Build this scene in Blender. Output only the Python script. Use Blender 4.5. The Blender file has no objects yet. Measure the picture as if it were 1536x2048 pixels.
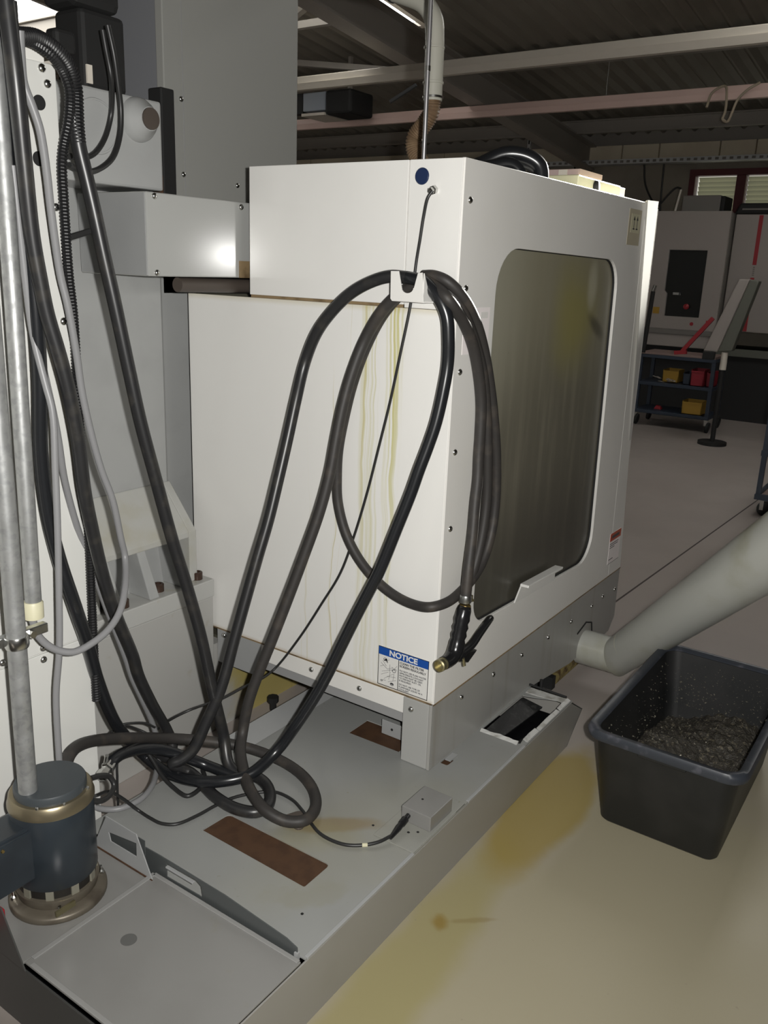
import bpy, bmesh, math, random
from mathutils import Vector, Matrix

random.seed(7)
scene = bpy.context.scene
COL = scene.collection

# ------------------------------------------------------------------ camera
cam_data = bpy.data.cameras.new('camera')
cam_data.sensor_fit = 'AUTO'
cam_data.sensor_width = 36.0
cam_data.lens = 30.115
cam_data.clip_start = 0.02
cam_data.clip_end = 200
cam = bpy.data.objects.new('camera', cam_data)
cam.matrix_world = Matrix((
    (0.56818, 0.20644, -0.79658, 0.0),
    (-0.82207, 0.18596, -0.53817, 0.0),
    (0.03703, 0.96062, 0.27537, 1.5),
    (0, 0, 0, 1)))
COL.objects.link(cam)
scene.camera = cam

# ------------------------------------------------------------------ light
world = bpy.data.worlds.new('dim_hall_daylight')
scene.world = world
world.use_nodes = True
world.node_tree.nodes['Background'].inputs[0].default_value = (1.0, 0.95, 0.87, 1)
world.node_tree.nodes['Background'].inputs[1].default_value = 0.12

def lamp(name, kind, loc, power, color=(1, 1, 1), **kw):
    d = bpy.data.lights.new(name, kind)
    d.energy = power
    d.color = color
    for k, v in kw.items():
        setattr(d, k, v)
    o = bpy.data.objects.new(name, d)
    o.location = loc
    COL.objects.link(o)
    return o

def aim(o, target):
    o.rotation_euler = (Vector(target) - o.location).to_track_quat('-Z', 'Y').to_euler()

# the flash of the photographer's camera, a few centimetres beside the lens
flash = lamp('camera_flash', 'SPOT', (0.045, -0.055, 1.525), 188, (1.0, 0.985, 0.95),
             shadow_soft_size=0.014, spot_size=math.radians(128), spot_blend=0.9)
aim(flash, (1.95, 1.25, 0.95))
# narrow spot added beyond the machine to brighten the front door edge
door_spot = lamp('added_door_spot', 'SPOT', (8.5, 1.18, 3.4), 34000, (1.0, 0.98, 0.9),
             shadow_soft_size=0.05, spot_size=math.radians(7.5), spot_blend=1.0)
aim(door_spot, (3.15, 1.03, 1.66))

vs = scene.view_settings
vs.view_transform = 'Standard'
vs.look = 'None'
vs.exposure = 0.0
vs.gamma = 1.0
vs.use_curve_mapping = False
scene.display_settings.display_device = 'sRGB'
scene.cycles.use_denoising = True
scene.cycles.max_bounces = 6
scene.cycles.sample_clamp_indirect = 20.0

# ------------------------------------------------------------------ helpers: shapes
def bm_new():
    return bmesh.new()

def box(bm, x0, x1, y0, y1, z0, z1):
    v = [bm.verts.new(p) for p in ((x0, y0, z0), (x1, y0, z0), (x1, y1, z0), (x0, y1, z0),
                                   (x0, y0, z1), (x1, y0, z1), (x1, y1, z1), (x0, y1, z1))]
    for f in ((0, 3, 2, 1), (4, 5, 6, 7), (0, 1, 5, 4), (1, 2, 6, 5), (2, 3, 7, 6), (3, 0, 4, 7)):
        bm.faces.new([v[i] for i in f])
    return bm

def loft(bm, rings, closed=True, caps=True):
    R = [[bm.verts.new(p) for p in r] for r in rings]
    n = len(R[0])
    for a, b in zip(R, R[1:]):
        for i in range(n if closed else n - 1):
            j = (i + 1) % n
            bm.faces.new((a[i], a[j], b[j], b[i]))
    if caps and closed:
        bm.faces.new(list(reversed(R[0])))
        bm.faces.new(R[-1])
    bmesh.ops.recalc_face_normals(bm, faces=bm.faces[:])
    return bm

def prism(bm, pts, axis, a0, a1):
    """polygon given in the plane across `axis`, extruded from a0 to a1"""
    def P(p, a):
        if axis == 'X': return (a, p[0], p[1])
        if axis == 'Y': return (p[0], a, p[1])
        return (p[0], p[1], a)
    return loft(bm, [[P(p, a0) for p in pts], [P(p, a1) for p in pts]])

def plate(bm, outer, holes, axis, a0, a1):
    """flat sheet with holes"""
    def P(p, a):
        if axis == 'X': return (a, p[0], p[1])
        if axis == 'Y': return (p[0], a, p[1])
        return (p[0], p[1], a)
    edges = []
    for lp in [outer] + holes:
        vs_ = [bm.verts.new(P(p, a0)) for p in lp]
        edges += [bm.edges.new((vs_[i], vs_[(i + 1) % len(vs_)])) for i in range(len(vs_))]
    r = bmesh.ops.triangle_fill(bm, use_beauty=True, edges=edges)
    faces = [g for g in r['geom'] if isinstance(g, bmesh.types.BMFace)]
    ex = bmesh.ops.extrude_face_region(bm, geom=faces)
    off = Vector(P((0, 0), a1)) - Vector(P((0, 0), a0))
    bmesh.ops.translate(bm, vec=off, verts=[g for g in ex['geom'] if isinstance(g, bmesh.types.BMVert)])
    bmesh.ops.recalc_face_normals(bm, faces=bm.faces[:])
    return bm

def smooth_path(pts, n=6):
    p = [Vector(q) for q in pts]
    if len(p) < 3:
        return p
    p = [p[0] * 2 - p[1]] + p + [p[-1] * 2 - p[-2]]
    out = []
    for i in range(1, len(p) - 2):
        p0, p1, p2, p3 = p[i - 1:i + 3]
        # centripetal spacing keeps the curve from overshooting
        t0 = 0.0
        t1 = t0 + max((p1 - p0).length, 1e-5) ** .5
        t2 = t1 + max((p2 - p1).length, 1e-5) ** .5
        t3 = t2 + max((p3 - p2).length, 1e-5) ** .5
        for k in range(n):
            t = t1 + (t2 - t1) * k / n
            a1 = p0 * ((t1 - t) / (t1 - t0)) + p1 * ((t - t0) / (t1 - t0))
            a2 = p1 * ((t2 - t) / (t2 - t1)) + p2 * ((t - t1) / (t2 - t1))
            a3 = p2 * ((t3 - t) / (t3 - t2)) + p3 * ((t - t2) / (t3 - t2))
            b1 = a1 * ((t2 - t) / (t2 - t0)) + a2 * ((t - t0) / (t2 - t0))
            b2 = a2 * ((t3 - t) / (t3 - t1)) + a3 * ((t - t1) / (t3 - t1))
            out.append(b1 * ((t2 - t) / (t2 - t1)) + b2 * ((t - t1) / (t2 - t1)))
    out.append(p[-2])
    return out

def resample(path, step):
    out = [path[0].copy()]
    acc = 0.0
    for a, b in zip(path, path[1:]):
        L = (b - a).length
        while acc + L >= step and L > 0:
            t = (step - acc) / L
            a = a.lerp(b, t)
            out.append(a.copy())
            L = (b - a).length
            acc = 0.0
        acc += L
    out.append(path[-1].copy())
    return out

def tube(bm, path, r, seg=12, caps=True):
    path = [Vector(p) for p in path]
    rr = r if callable(r) else (lambda i, t: r)
    rings = []
    up = None
    n = len(path)
    for i, p in enumerate(path):
        t = (path[min(i + 1, n - 1)] - path[max(i - 1, 0)]).normalized()
        if up is None:
            up = t.orthogonal().normalized()
        else:
            up = (up - t * up.dot(t))
            up = up.normalized() if up.length > 1e-6 else t.orthogonal().normalized()
        s = t.cross(up)
        rad = rr(i, i / max(1, n - 1))
        rings.append([p + (up * math.cos(2 * math.pi * k / seg) + s * math.sin(2 * math.pi * k / seg)) * rad
                      for k in range(seg)])
    return loft(bm, rings, caps=caps)

def lathe(bm, prof, origin=(0, 0, 0), axis=(0, 0, 1), seg=32, caps=True):
    """prof: list of (radius, height along axis)"""
    a = Vector(axis).normalized()
    u = a.orthogonal().normalized()
    w = a.cross(u)
    o = Vector(origin)
    rings = [[o + a * h + (u * math.cos(2 * math.pi * k / seg) + w * math.sin(2 * math.pi * k / seg)) * max(r, 1e-4)
              for k in range(seg)] for r, h in prof]
    return loft(bm, rings, caps=caps)

def rod(bm, a, b, r, seg=12):
    return tube(bm, [a, b], r, seg)

def beam(bm, a, b, w, h, up=(0, 0, 1)):
    """rectangular bar from a to b"""
    a, b = Vector(a), Vector(b)
    t = (b - a).normalized()
    s = t.cross(Vector(up)).normalized()
    u = s.cross(t)
    q = [(-w / 2, -h / 2), (w / 2, -h / 2), (w / 2, h / 2), (-w / 2, h / 2)]
    return loft(bm, [[a + s * i + u * j for i, j in q], [b + s * i + u * j for i, j in q]])

def rounded(pts, r, n=6):
    """round the corners of a closed polygon; r is one radius or one per corner"""
    out = []
    m = len(pts)
    for i, p in enumerate(pts):
        ri = r[i] if isinstance(r, (list, tuple)) else r
        p = Vector(p); a = Vector(pts[i - 1]); b = Vector(pts[(i + 1) % m])
        da = (a - p).normalized(); db = (b - p).normalized()
        if ri <= 0:
            out.append(tuple(p)); continue
        half = da.angle(db) / 2
        L = ri / math.tan(half)
        c = p + (da + db).normalized() * (ri / math.sin(half))
        s = p + da * L - c
        e = p + db * L - c
        ang = s.angle_signed(e)
        for k in range(n + 1):
            th = -ang * k / n
            out.append((c.x + s.x * math.cos(th) - s.y * math.sin(th), c.y + s.x * math.sin(th) + s.y * math.cos(th)))
    return out

# ------------------------------------------------------------------ helpers: objects
def finish(o, parent):
    COL.objects.link(o)
    if parent is not None:
        o.parent = parent
        if parent.type == 'EMPTY':
            o.matrix_parent_inverse = Matrix.Translation(-parent.location)
    return o

def obj(name, bm, mat, parent=None, bevel=0.0, smooth=False, label=None, angle=40):
    me = bpy.data.meshes.new(name)
    bm.to_mesh(me)
    bm.free()
    if mat is not None:
        me.materials.append(mat)
    o = bpy.data.objects.new(name, me)
    if smooth:
        me.polygons.foreach_set('use_smooth', [True] * len(me.polygons))
        try:
            me.set_sharp_from_angle(angle=math.radians(angle))
        except AttributeError:
            pass
    if bevel:
        b = o.modifiers.new('edge', 'BEVEL')
        b.width = bevel
        b.segments = 2
        b.limit_method = 'ANGLE'
        b.angle_limit = math.radians(50)
    if label:
        o['label'] = label
    return finish(o, parent)

def tag(o, label, cat, group=None):
    o['label'] = label
    o['category'] = cat
    if group:
        o['group'] = group
    return o

def thing(name, label, cat, loc, group=None):
    o = bpy.data.objects.new(name, None)
    o.empty_display_size = 0.05
    o.location = loc
    COL.objects.link(o)
    return tag(o, label, cat, group)

def structure(o):
    o['kind'] = 'structure'
    return o

def copies(src, spots, parent, axis_rot=None):
    """one copy of a small part at every spot, sharing its mesh"""
    for i, s in enumerate(spots):
        o = src if i == 0 else src.copy()
        if i:
            COL.objects.link(o)
        o.location = s

def text(name, s, size, loc, right, up, mat, parent, align='LEFT', depth=0.0003, bold=0.0, width=1.0):
    cu = bpy.data.curves.new(name, 'FONT')
    cu.body = s
    cu.size = size
    cu.align_x = align
    cu.align_y = 'CENTER'
    cu.extrude = depth
    cu.offset = bold
    cu.space_line = 1.0
    cu.materials.append(mat)
    o = bpy.data.objects.new(name, cu)
    r = Vector(right) * width; u = Vector(up); n = Vector(right).cross(u)
    o.matrix_world = Matrix(((r.x, u.x, n.x, loc[0]), (r.y, u.y, n.y, loc[1]), (r.z, u.z, n.z, loc[2]), (0, 0, 0, 1)))
    COL.objects.link(o)
    bpy.context.view_layer.update()
    me = bpy.data.meshes.new_from_object(o.evaluated_get(bpy.context.evaluated_depsgraph_get()))
    me.transform(o.matrix_world)
    if not me.materials:
        me.materials.append(mat)
    bpy.data.objects.remove(o)
    return finish(bpy.data.objects.new(name, me), parent)

# ------------------------------------------------------------------ helpers: materials
class Mat:
    def __init__(self, name, color, rough=0.5, metal=0.0, spec=0.5):
        self.m = bpy.data.materials.new(name)
        self.m.use_nodes = True
        self.t = self.m.node_tree
        self.b = self.t.nodes['Principled BSDF']
        self.b.inputs['Roughness'].default_value = rough
        self.b.inputs['Metallic'].default_value = metal
        self.b.inputs['Specular IOR Level'].default_value = spec
        self.b.inputs['Base Color'].default_value = (*color, 1)
        self.base = (*color, 1)
        self.out = None
        self._co = None
    def n(self, kind):
        return self.t.nodes.new(kind)
    def link(self, a, b):
        self.t.links.new(a, b)
    def co(self):
        if self._co is None:
            self._co = self.n('ShaderNodeTexCoord').outputs['Object']
        return self._co
    def mapping(self, loc=(0, 0, 0), rot=(0, 0, 0), scale=(1, 1, 1), vec=None):
        m = self.n('ShaderNodeMapping')
        m.inputs['Location'].default_value = loc
        m.inputs['Rotation'].default_value = rot
        m.inputs['Scale'].default_value = scale
        self.link(vec or self.co(), m.inputs['Vector'])
        return m.outputs[0]
    def noise(self, scale=5, detail=3, vec=None, rough=0.5, dist=0.0):
        k = self.n('ShaderNodeTexNoise')
        k.inputs['Scale'].default_value = scale
        k.inputs['Detail'].default_value = detail
        k.inputs['Roughness'].default_value = rough
        k.inputs['Distortion'].default_value = dist
        self.link(vec or self.co(), k.inputs['Vector'])
        return k.outputs['Fac']
    def rng(self, val, a, b, c=0.0, d=1.0, smooth=True):
        k = self.n('ShaderNodeMapRange')
        k.interpolation_type = 'SMOOTHSTEP' if smooth else 'LINEAR'
        k.inputs['From Min'].default_value = a
        k.inputs['From Max'].default_value = b
        k.inputs['To Min'].default_value = c
        k.inputs['To Max'].default_value = d
        self.link(val, k.inputs['Value'])
        return k.outputs['Result']
    def math(self, op, a, b=None):
        k = self.n('ShaderNodeMath')
        k.operation = op
        for i, v in enumerate((a, b)):
            if v is None: continue
            if isinstance(v, (int, float)): k.inputs[i].default_value = v
            else: self.link(v, k.inputs[i])
        return k.outputs[0]
    def sep(self):
        k = self.n('ShaderNodeSeparateXYZ')
        self.link(self.co(), k.inputs[0])
        return k.outputs
    def ellipse(self, centre, radii, rot=0.0, warp=0.25, wscale=6, soft=(0.7, 1.0), plane='XY'):
        """1 inside a ragged blot of its own shape, 0 outside"""
        loc = Vector((centre[0], centre[1], 0))
        src = self.co()
        if plane != 'XY':
            s = self.sep()
            c = self.n('ShaderNodeCombineXYZ')
            self.link(s['XYZ'.index(plane[0])], c.inputs[0])
            self.link(s['XYZ'.index(plane[1])], c.inputs[1])
            src = c.outputs[0]
        else:
            s = self.sep()
            c = self.n('ShaderNodeCombineXYZ')
            self.link(s[0], c.inputs[0]); self.link(s[1], c.inputs[1])
            src = c.outputs[0]
        sub = self.n('ShaderNodeVectorMath'); sub.operation = 'SUBTRACT'
        self.link(src, sub.inputs[0]); sub.inputs[1].default_value = loc
        v = self.mapping(rot=(0, 0, -rot), vec=sub.outputs[0])
        v = self.mapping(scale=(1 / radii[0], 1 / radii[1], 1), vec=v)
        ln = self.n('ShaderNodeVectorMath'); ln.operation = 'LENGTH'
        self.link(v, ln.inputs[0])
        w = self.math('MULTIPLY', self.math('SUBTRACT', self.noise(wscale, 4), 0.5), warp * 4)
        d = self.math('ADD', ln.outputs['Value'], w)
        return self.rng(d, soft[0], soft[1], 1.0, 0.0)
    def mix(self, fac, color, base=None):
        k = self.n('ShaderNodeMix')
        k.data_type = 'RGBA'
        if isinstance(fac, (int, float)): k.inputs[0].default_value = fac
        else: self.link(fac, k.inputs[0])
        prev = base if base is not None else self.out
        if prev is None: k.inputs[6].default_value = self.base
        else: self.link(prev, k.inputs[6])
        k.inputs[7].default_value = (*color, 1)
        self.out = k.outputs[2]
        self.link(self.out, self.b.inputs['Base Color'])
        return self
    def mottle(self, color, scale=8, lo=0.45, hi=0.7, amount=1.0, detail=4, vec=None):
        f = self.rng(self.noise(scale, detail, vec), lo, hi, 0.0, amount)
        return self.mix(f, color)
    def bump(self, scale=60, strength=0.15, dist=0.002, vec=None, detail=2):
        k = self.n('ShaderNodeBump')
        k.inputs['Strength'].default_value = strength
        k.inputs['Distance'].default_value = dist
        self.link(self.noise(scale, detail, vec), k.inputs['Height'])
        self.link(k.outputs[0], self.b.inputs['Normal'])
        return self
    def rough_noise(self, scale, lo, hi):
        self.link(self.rng(self.noise(scale, 3), 0.35, 0.65, lo, hi), self.b.inputs['Roughness'])
        return self
    def emit(self, color, strength):
        self.b.inputs['Emission Color'].default_value = (*color, 1)
        self.b.inputs['Emission Strength'].default_value = strength
        return self

M = {}
def mat(key, *a, **k):
    M[key] = Mat(key, *a, **k)
    return M[key]

# ------------------------------------------------------------------ materials
WHITE = (0.80, 0.79, 0.76)
m = mat('white_paint', WHITE, 0.13, 0, 0.6); m.mottle((0.77, 0.76, 0.73), 3, 0.4, 0.8)
m = mat('guard_paint', (0.375, 0.378, 0.365), 0.13, 0, 0.6)
m = mat('white_paint_side', (0.79, 0.775, 0.74), 0.32, 0, 0.5); m.mottle((0.75, 0.735, 0.69), 2.5, 0.4, 0.8); m.bump(220, 0.05, 0.0006)

# white sheet with yellow coolant runs
m = mat('white_paint_stained', WHITE, 0.22, 0, 0.5)
s = m.sep()
wob = m.math('MULTIPLY', m.math('SUBTRACT', m.noise(3.2, 3), 0.5), 0.07)
yy = m.math('ADD', s[1], wob)
cv = m.n('ShaderNodeCombineXYZ'); m.link(m.math('MULTIPLY', yy, 95.0), cv.inputs[0]); m.link(m.math('MULTIPLY', s[2], 0.55), cv.inputs[1])
runs = m.n('ShaderNodeTexNoise'); runs.inputs['Scale'].default_value = 1.0; runs.inputs['Detail'].default_value = 3
m.link(cv.outputs[0], runs.inputs['Vector'])
line = m.rng(runs.outputs['Fac'], 0.42, 0.63)
band = m.math('MULTIPLY', m.rng(s[1], 1.175, 1.20), m.rng(s[1], 1.275, 1.33, 1.0, 0.0))
top = m.math('MULTIPLY', band, m.rng(s[2], 0.45, 1.25, 0.28, 0.95))
m.mix(m.math('MULTIPLY', line, top), (0.57, 0.54, 0.25))
wide = m.math('MULTIPLY', m.rng(s[1], 1.17, 1.24), m.rng(s[1], 1.40, 1.56, 1.0, 0.0))
line2 = m.rng(runs.outputs['Fac'], 0.62, 0.69)
m.mix(m.math('MULTIPLY', m.math('MULTIPLY', line2, wide), 0.55), (0.55, 0.48, 0.22))
edge = m.math('MULTIPLY', m.rng(s[2], 1.385, 1.405), 0.35)
m.mix(edge, (0.45, 0.36, 0.12))
rim = m.math('MULTIPLY', m.rng(s[2], 0.38, 0.366), 0.5)
m.mix(rim, (0.45, 0.34, 0.2))

m = mat('apron_grey', (0.345, 0.34, 0.32), 0.38, 0, 0.5)
v = m.mapping(scale=(26, 26, 1.2))
m.mottle((0.27, 0.25, 0.21), 1.0, 0.5, 0.75, 0.55, 3, v)
m = mat('grey_band', (0.30, 0.30, 0.30), 0.45)
m = mat('post_grey', (0.385, 0.385, 0.37), 0.35)
m = mat('column_grey', (0.33, 0.335, 0.335), 0.4); m.mottle((0.31, 0.315, 0.315), 4)
m = mat('column_blue_grey', (0.20, 0.205, 0.22), 0.5)
m = mat('cover_grey', (0.32, 0.32, 0.30), 0.42); m.bump(300, 0.06, 0.0005)
m = mat('casting_paint', (0.37, 0.375, 0.37), 0.25); m.mottle((0.345, 0.35, 0.345), 7)
m = mat('casting_yellowed', (0.45, 0.45, 0.425), 0.3); m.mottle((0.41, 0.395, 0.33), 9, 0.45, 0.75)
m = mat('ledge_paint', (0.46, 0.46, 0.44), 0.35); m.mottle((0.38, 0.34, 0.21), 12, 0.62, 0.75, 0.6)
m = mat('base_paint', (0.42, 0.415, 0.395), 0.4)
e = m.ellipse((2.1, 0.15), (0.28, 0.26), 0, 0.2, 8, (0.6, 1.0), 'XZ')
m.mix(e, (0.40, 0.33, 0.12)); m.mottle((0.25, 0.17, 0.06), 14, 0.62, 0.75, 0.4)
m = mat('bolt_brown', (0.06, 0.035, 0.025), 0.4, 0.3)
m = mat('steel', (0.62, 0.62, 0.60), 0.22, 1.0)
m = mat('zinc', (0.55, 0.56, 0.55), 0.32, 1.0); m.mottle((0.44, 0.45, 0.45), 40, 0.5, 0.6)
m = mat('galvanised', (0.36, 0.365, 0.36), 0.42, 0.55); m.mottle((0.27, 0.275, 0.275), 60, 0.45, 0.65, 0.8)
m.rough_noise(30, 0.36, 0.55)
m = mat('black_rubber', (0.020, 0.020, 0.021), 0.36, 0, 0.55); m.mottle((0.035, 0.033, 0.03), 25, 0.5, 0.7)
m = mat('dull_rubber', (0.034, 0.031, 0.029), 0.55, 0, 0.4); m.mottle((0.055, 0.047, 0.040), 20, 0.5, 0.7)
m = mat('shiny_rubber', (0.013, 0.014, 0.016), 0.27, 0, 0.6)
m = mat('black_plastic', (0.012, 0.012, 0.013), 0.22, 0, 0.6)
m = mat('sleeve_black', (0.010, 0.010, 0.011), 0.42, 0, 0.45)
m = mat('matt_black', (0.012, 0.012, 0.012), 0.7)
m = mat('grey_cable', (0.23, 0.23, 0.235), 0.42)
m = mat('dark_cable', (0.02, 0.02, 0.02), 0.4)
m = mat('brass', (0.55, 0.40, 0.16), 0.3, 1.0)
m = mat('dull_brass', (0.38, 0.34, 0.20), 0.42, 0.9)
m = mat('blue_plug', (0.012, 0.025, 0.075), 0.35)
m = mat('rust', (0.072, 0.034, 0.015), 0.75); m.mottle((0.055, 0.025, 0.011), 30, 0.4, 0.7); m.bump(120, 0.2, 0.001)
m = mat('brown_stain', (0.24, 0.17, 0.09), 0.6); m.mottle((0.12, 0.08, 0.04), 20)
m = mat('pipe_brown', (0.075, 0.06, 0.05), 0.5)

# coolant tank top
m = mat('tank_top', (0.285, 0.29, 0.28), 0.24, 0, 0.5)
m.mottle((0.26, 0.262, 0.25), 4, 0.4, 0.8)
e = m.ellipse((1.46, 1.10), (0.13, 0.035), -0.85, 0.22, 9, (0.5, 1.1)); m.mix(m.math('MULTIPLY', e, 0.7), (0.20, 0.12, 0.035))
e = m.ellipse((1.40, 1.12), (0.16, 0.07), -0.9, 0.3, 10, (0.4, 1.2)); m.mix(m.math('MULTIPLY', e, 0.35), (0.27, 0.235, 0.09))
e = m.ellipse((1.24, 0.99), (0.13, 0.05), -0.7, 0.5, 16, (0.3, 1.0)); m.mix(m.math('MULTIPLY', e, 0.25), (0.23, 0.21, 0.12))
e = m.ellipse((1.50, 1.00), (0.45, 0.22), -0.3, 0.4, 5, (0.2, 1.2)); m.mix(m.math('MULTIPLY', e, 0.28), (0.29, 0.275, 0.19))
m.mottle((0.2, 0.18, 0.12), 55, 0.70, 0.78, 0.6)
m = mat('tank_lid', (0.225, 0.222, 0.212), 0.2, 0, 0.5)
m.mottle((0.21, 0.206, 0.196), 5, 0.45, 0.75)
m.mottle((0.215, 0.20, 0.155), 14, 0.66, 0.80, 0.5)
m = mat('tank_side', (0.29, 0.28, 0.26), 0.36, 0, 0.5); m.mottle((0.26, 0.25, 0.22), 4, 0.4, 0.8)
m = mat('tank_end', (0.055, 0.055, 0.052), 0.4)
m = mat('bracket_white', (0.33, 0.335, 0.335), 0.3)
m = mat('cabinet_white', (0.66, 0.66, 0.63), 0.2, 0, 0.5)
m = mat('fold_grey', (0.27, 0.268, 0.26), 0.25)
m = mat('dark_plate', (0.072, 0.078, 0.078), 0.35)
m = mat('torn_edge', (0.50, 0.50, 0.48), 0.5); m.mottle((0.3, 0.29, 0.26), 30)
m = mat('filter_screen', (0.016, 0.016, 0.016), 0.6); m.mottle((0.05, 0.05, 0.048), 60, 0.5, 0.75); m.bump(250, 0.4, 0.002)
m = mat('black_coolant', (0.006, 0.006, 0.007), 0.12, 0, 0.6)
m = mat('disc_grey', (0.11, 0.11, 0.105), 0.6)

m = mat('motor_blue', (0.026, 0.033, 0.040), 0.28, 0, 0.5); m.mottle((0.021, 0.026, 0.032), 12)
m = mat('motor_cap', (0.05, 0.058, 0.064), 0.45)
m = mat('motor_band', (0.30, 0.255, 0.17), 0.34, 0.8)
m = mat('motor_flange', (0.15, 0.13, 0.10), 0.45, 0.4); m.mottle((0.08, 0.065, 0.05), 16)
m = mat('vent_black', (0.012, 0.010, 0.008), 0.6)
m = mat('vent_post', (0.20, 0.19, 0.15), 0.5)
m = mat('red_paint', (0.36, 0.02, 0.03), 0.4)

m = mat('tub_plastic', (0.0125, 0.0132, 0.0135), 0.45, 0, 0.5); m.mottle((0.020, 0.020, 0.020), 7); m.bump(160, 0.12, 0.001)
m = mat('tub_rim', (0.035, 0.04, 0.05), 0.4, 0, 0.5); m.mottle((0.10, 0.10, 0.12), 26, 0.55, 0.72, 0.7)
m = mat('chips', (0.045, 0.040, 0.032), 0.55); m.mottle((0.15, 0.13, 0.09), 90, 0.55, 0.7); m.bump(160, 0.9, 0.006)
m = mat('bright_chip', (0.32, 0.30, 0.24), 0.25, 0.5)
m = mat('chute_grey', (0.44, 0.445, 0.41), 0.33); m.mottle((0.30, 0.29, 0.20), 5, 0.5, 0.75, 0.7)

# machine window: plastic pane smeared with coolant
m = mat('smeared_pane', (0.155, 0.145, 0.11), 0.38, 0, 0.5)
v = m.mapping(scale=(22, 22, 1.6))
m.mottle((0.22, 0.205, 0.155), 1.0, 0.42, 0.68, 0.9, 4, v)
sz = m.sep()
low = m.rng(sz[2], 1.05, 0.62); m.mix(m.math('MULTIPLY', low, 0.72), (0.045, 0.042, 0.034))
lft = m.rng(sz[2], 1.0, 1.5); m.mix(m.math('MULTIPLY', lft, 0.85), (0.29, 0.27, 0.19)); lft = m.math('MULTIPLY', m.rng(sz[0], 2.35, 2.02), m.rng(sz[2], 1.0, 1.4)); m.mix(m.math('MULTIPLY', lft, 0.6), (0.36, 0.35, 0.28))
e = m.ellipse((2.58, 1.38), (0.20, 0.20), 0.1, 0.15, 5, (0.2, 1.2), 'XZ'); m.mix(m.math('MULTIPLY', e, 0.75), (0.31, 0.28, 0.09))  # yellow glow of the lit interior, painted into the pane colour
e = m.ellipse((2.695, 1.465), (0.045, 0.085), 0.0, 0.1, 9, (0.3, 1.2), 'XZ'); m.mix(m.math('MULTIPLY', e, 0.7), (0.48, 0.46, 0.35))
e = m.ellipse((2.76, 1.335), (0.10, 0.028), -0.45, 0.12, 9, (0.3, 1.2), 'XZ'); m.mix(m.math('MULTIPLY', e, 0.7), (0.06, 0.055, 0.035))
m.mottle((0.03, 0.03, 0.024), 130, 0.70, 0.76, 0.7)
m.bump(40, 0.08, 0.001)
m.b.inputs['Alpha'].default_value = 0.93
m = mat('stained_sill', (0.30, 0.24, 0.09), 0.7); m.mottle((0.10, 0.06, 0.025), 40, 0.45, 0.65)
m = mat('inside_dark', (0.08, 0.075, 0.055), 0.6)

m = mat('sign_white', (0.74, 0.73, 0.70), 0.35)
m = mat('sign_blue', (0.012, 0.075, 0.34), 0.35)
m = mat('print_black', (0.03, 0.03, 0.035), 0.5)
m = mat('print_grey', (0.075, 0.075, 0.085), 0.5)
m = mat('warn_red', (0.50, 0.085, 0.035), 0.4)
m = mat('cream_label', (0.60, 0.57, 0.40), 0.45)
m = mat('old_tape', (0.50, 0.45, 0.33), 0.5)
m = mat('faint_sticker', (0.93, 0.87, 0.86), 0.4)

m = mat('pvc_pipe', (0.46, 0.45, 0.39), 0.32)
m = mat('flex_brown', (0.19, 0.125, 0.075), 0.35); m.mottle((0.30, 0.21, 0.13), 18)
m = mat('alu', (0.60, 0.59, 0.60), 0.3, 0.9)
m = mat('cream_box', (0.62, 0.60, 0.40), 0.5)
m = mat('pink_box', (0.50, 0.38, 0.36), 0.6)

# hall
m = mat('floor_paint', (0.36, 0.32, 0.295), 0.30, 0, 0.45)
m.mottle((0.335, 0.297, 0.273), 0.7, 0.3, 0.8)
e = m.ellipse((1.35, 0.15), (1.75, 0.92), 0.10, 0.18, 2.2, (0.55, 1.15)); m.mix(m.math('MULTIPLY', e, 0.85), (0.36, 0.325, 0.215))
e = m.ellipse((1.30, 0.80), (0.78, 0.11), 0.02, 0.16, 5, (0.5, 1.05)); m.mix(m.math('MULTIPLY', e, 0.65), (0.31, 0.27, 0.10))
e = m.ellipse((2.10, 0.80), (0.42, 0.125), 0.05, 0.10, 6, (0.7, 1.0)); m.mix(m.math('MULTIPLY', e, 0.85), (0.30, 0.225, 0.055))
e = m.ellipse((1.505, 0.812), (0.034, 0.026), 0.6, 0.25, 26, (0.3, 1.0)); m.mix(m.math('MULTIPLY', e, 0.8), (0.25, 0.165, 0.03))
e = m.ellipse((1.56, 0.745), (0.085, 0.011), -0.86, 0.3, 22, (0.3, 1.0)); m.mix(m.math('MULTIPLY', e, 0.5), (0.23, 0.17, 0.06))
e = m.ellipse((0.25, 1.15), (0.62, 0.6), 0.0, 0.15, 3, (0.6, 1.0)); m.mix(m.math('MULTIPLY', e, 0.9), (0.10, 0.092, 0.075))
m.mottle((0.22, 0.19, 0.15), 45, 0.71, 0.78, 0.5)
m.rough_noise(1.5, 0.40, 0.55)
m = mat('joint', (0.06, 0.05, 0.045), 0.8)
m = mat('roof_sheet', (0.26, 0.24, 0.20), 0.6); m.mottle((0.22, 0.20, 0.165), 1)
m = mat('roof_steel', (0.36, 0.335, 0.30), 0.55)
m = mat('rail_white', (0.68, 0.63, 0.55), 0.45)
m = mat('rail_daylit_pink', (0.80, 0.60, 0.54), 0.45)  # pink cast of the daylight put into this rail's colour
m = mat('wall_block', (0.30, 0.27, 0.22), 0.8); m.mottle((0.26, 0.235, 0.195), 3)
m = mat('wall_beam', (0.84, 0.75, 0.58), 0.7); m.mottle((0.78, 0.68, 0.52), 2)
m = mat('tray', (0.6, 0.61, 0.61), 0.5, 0.3)
m = mat('frame_red', (0.10, 0.012, 0.016), 0.45)
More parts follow.
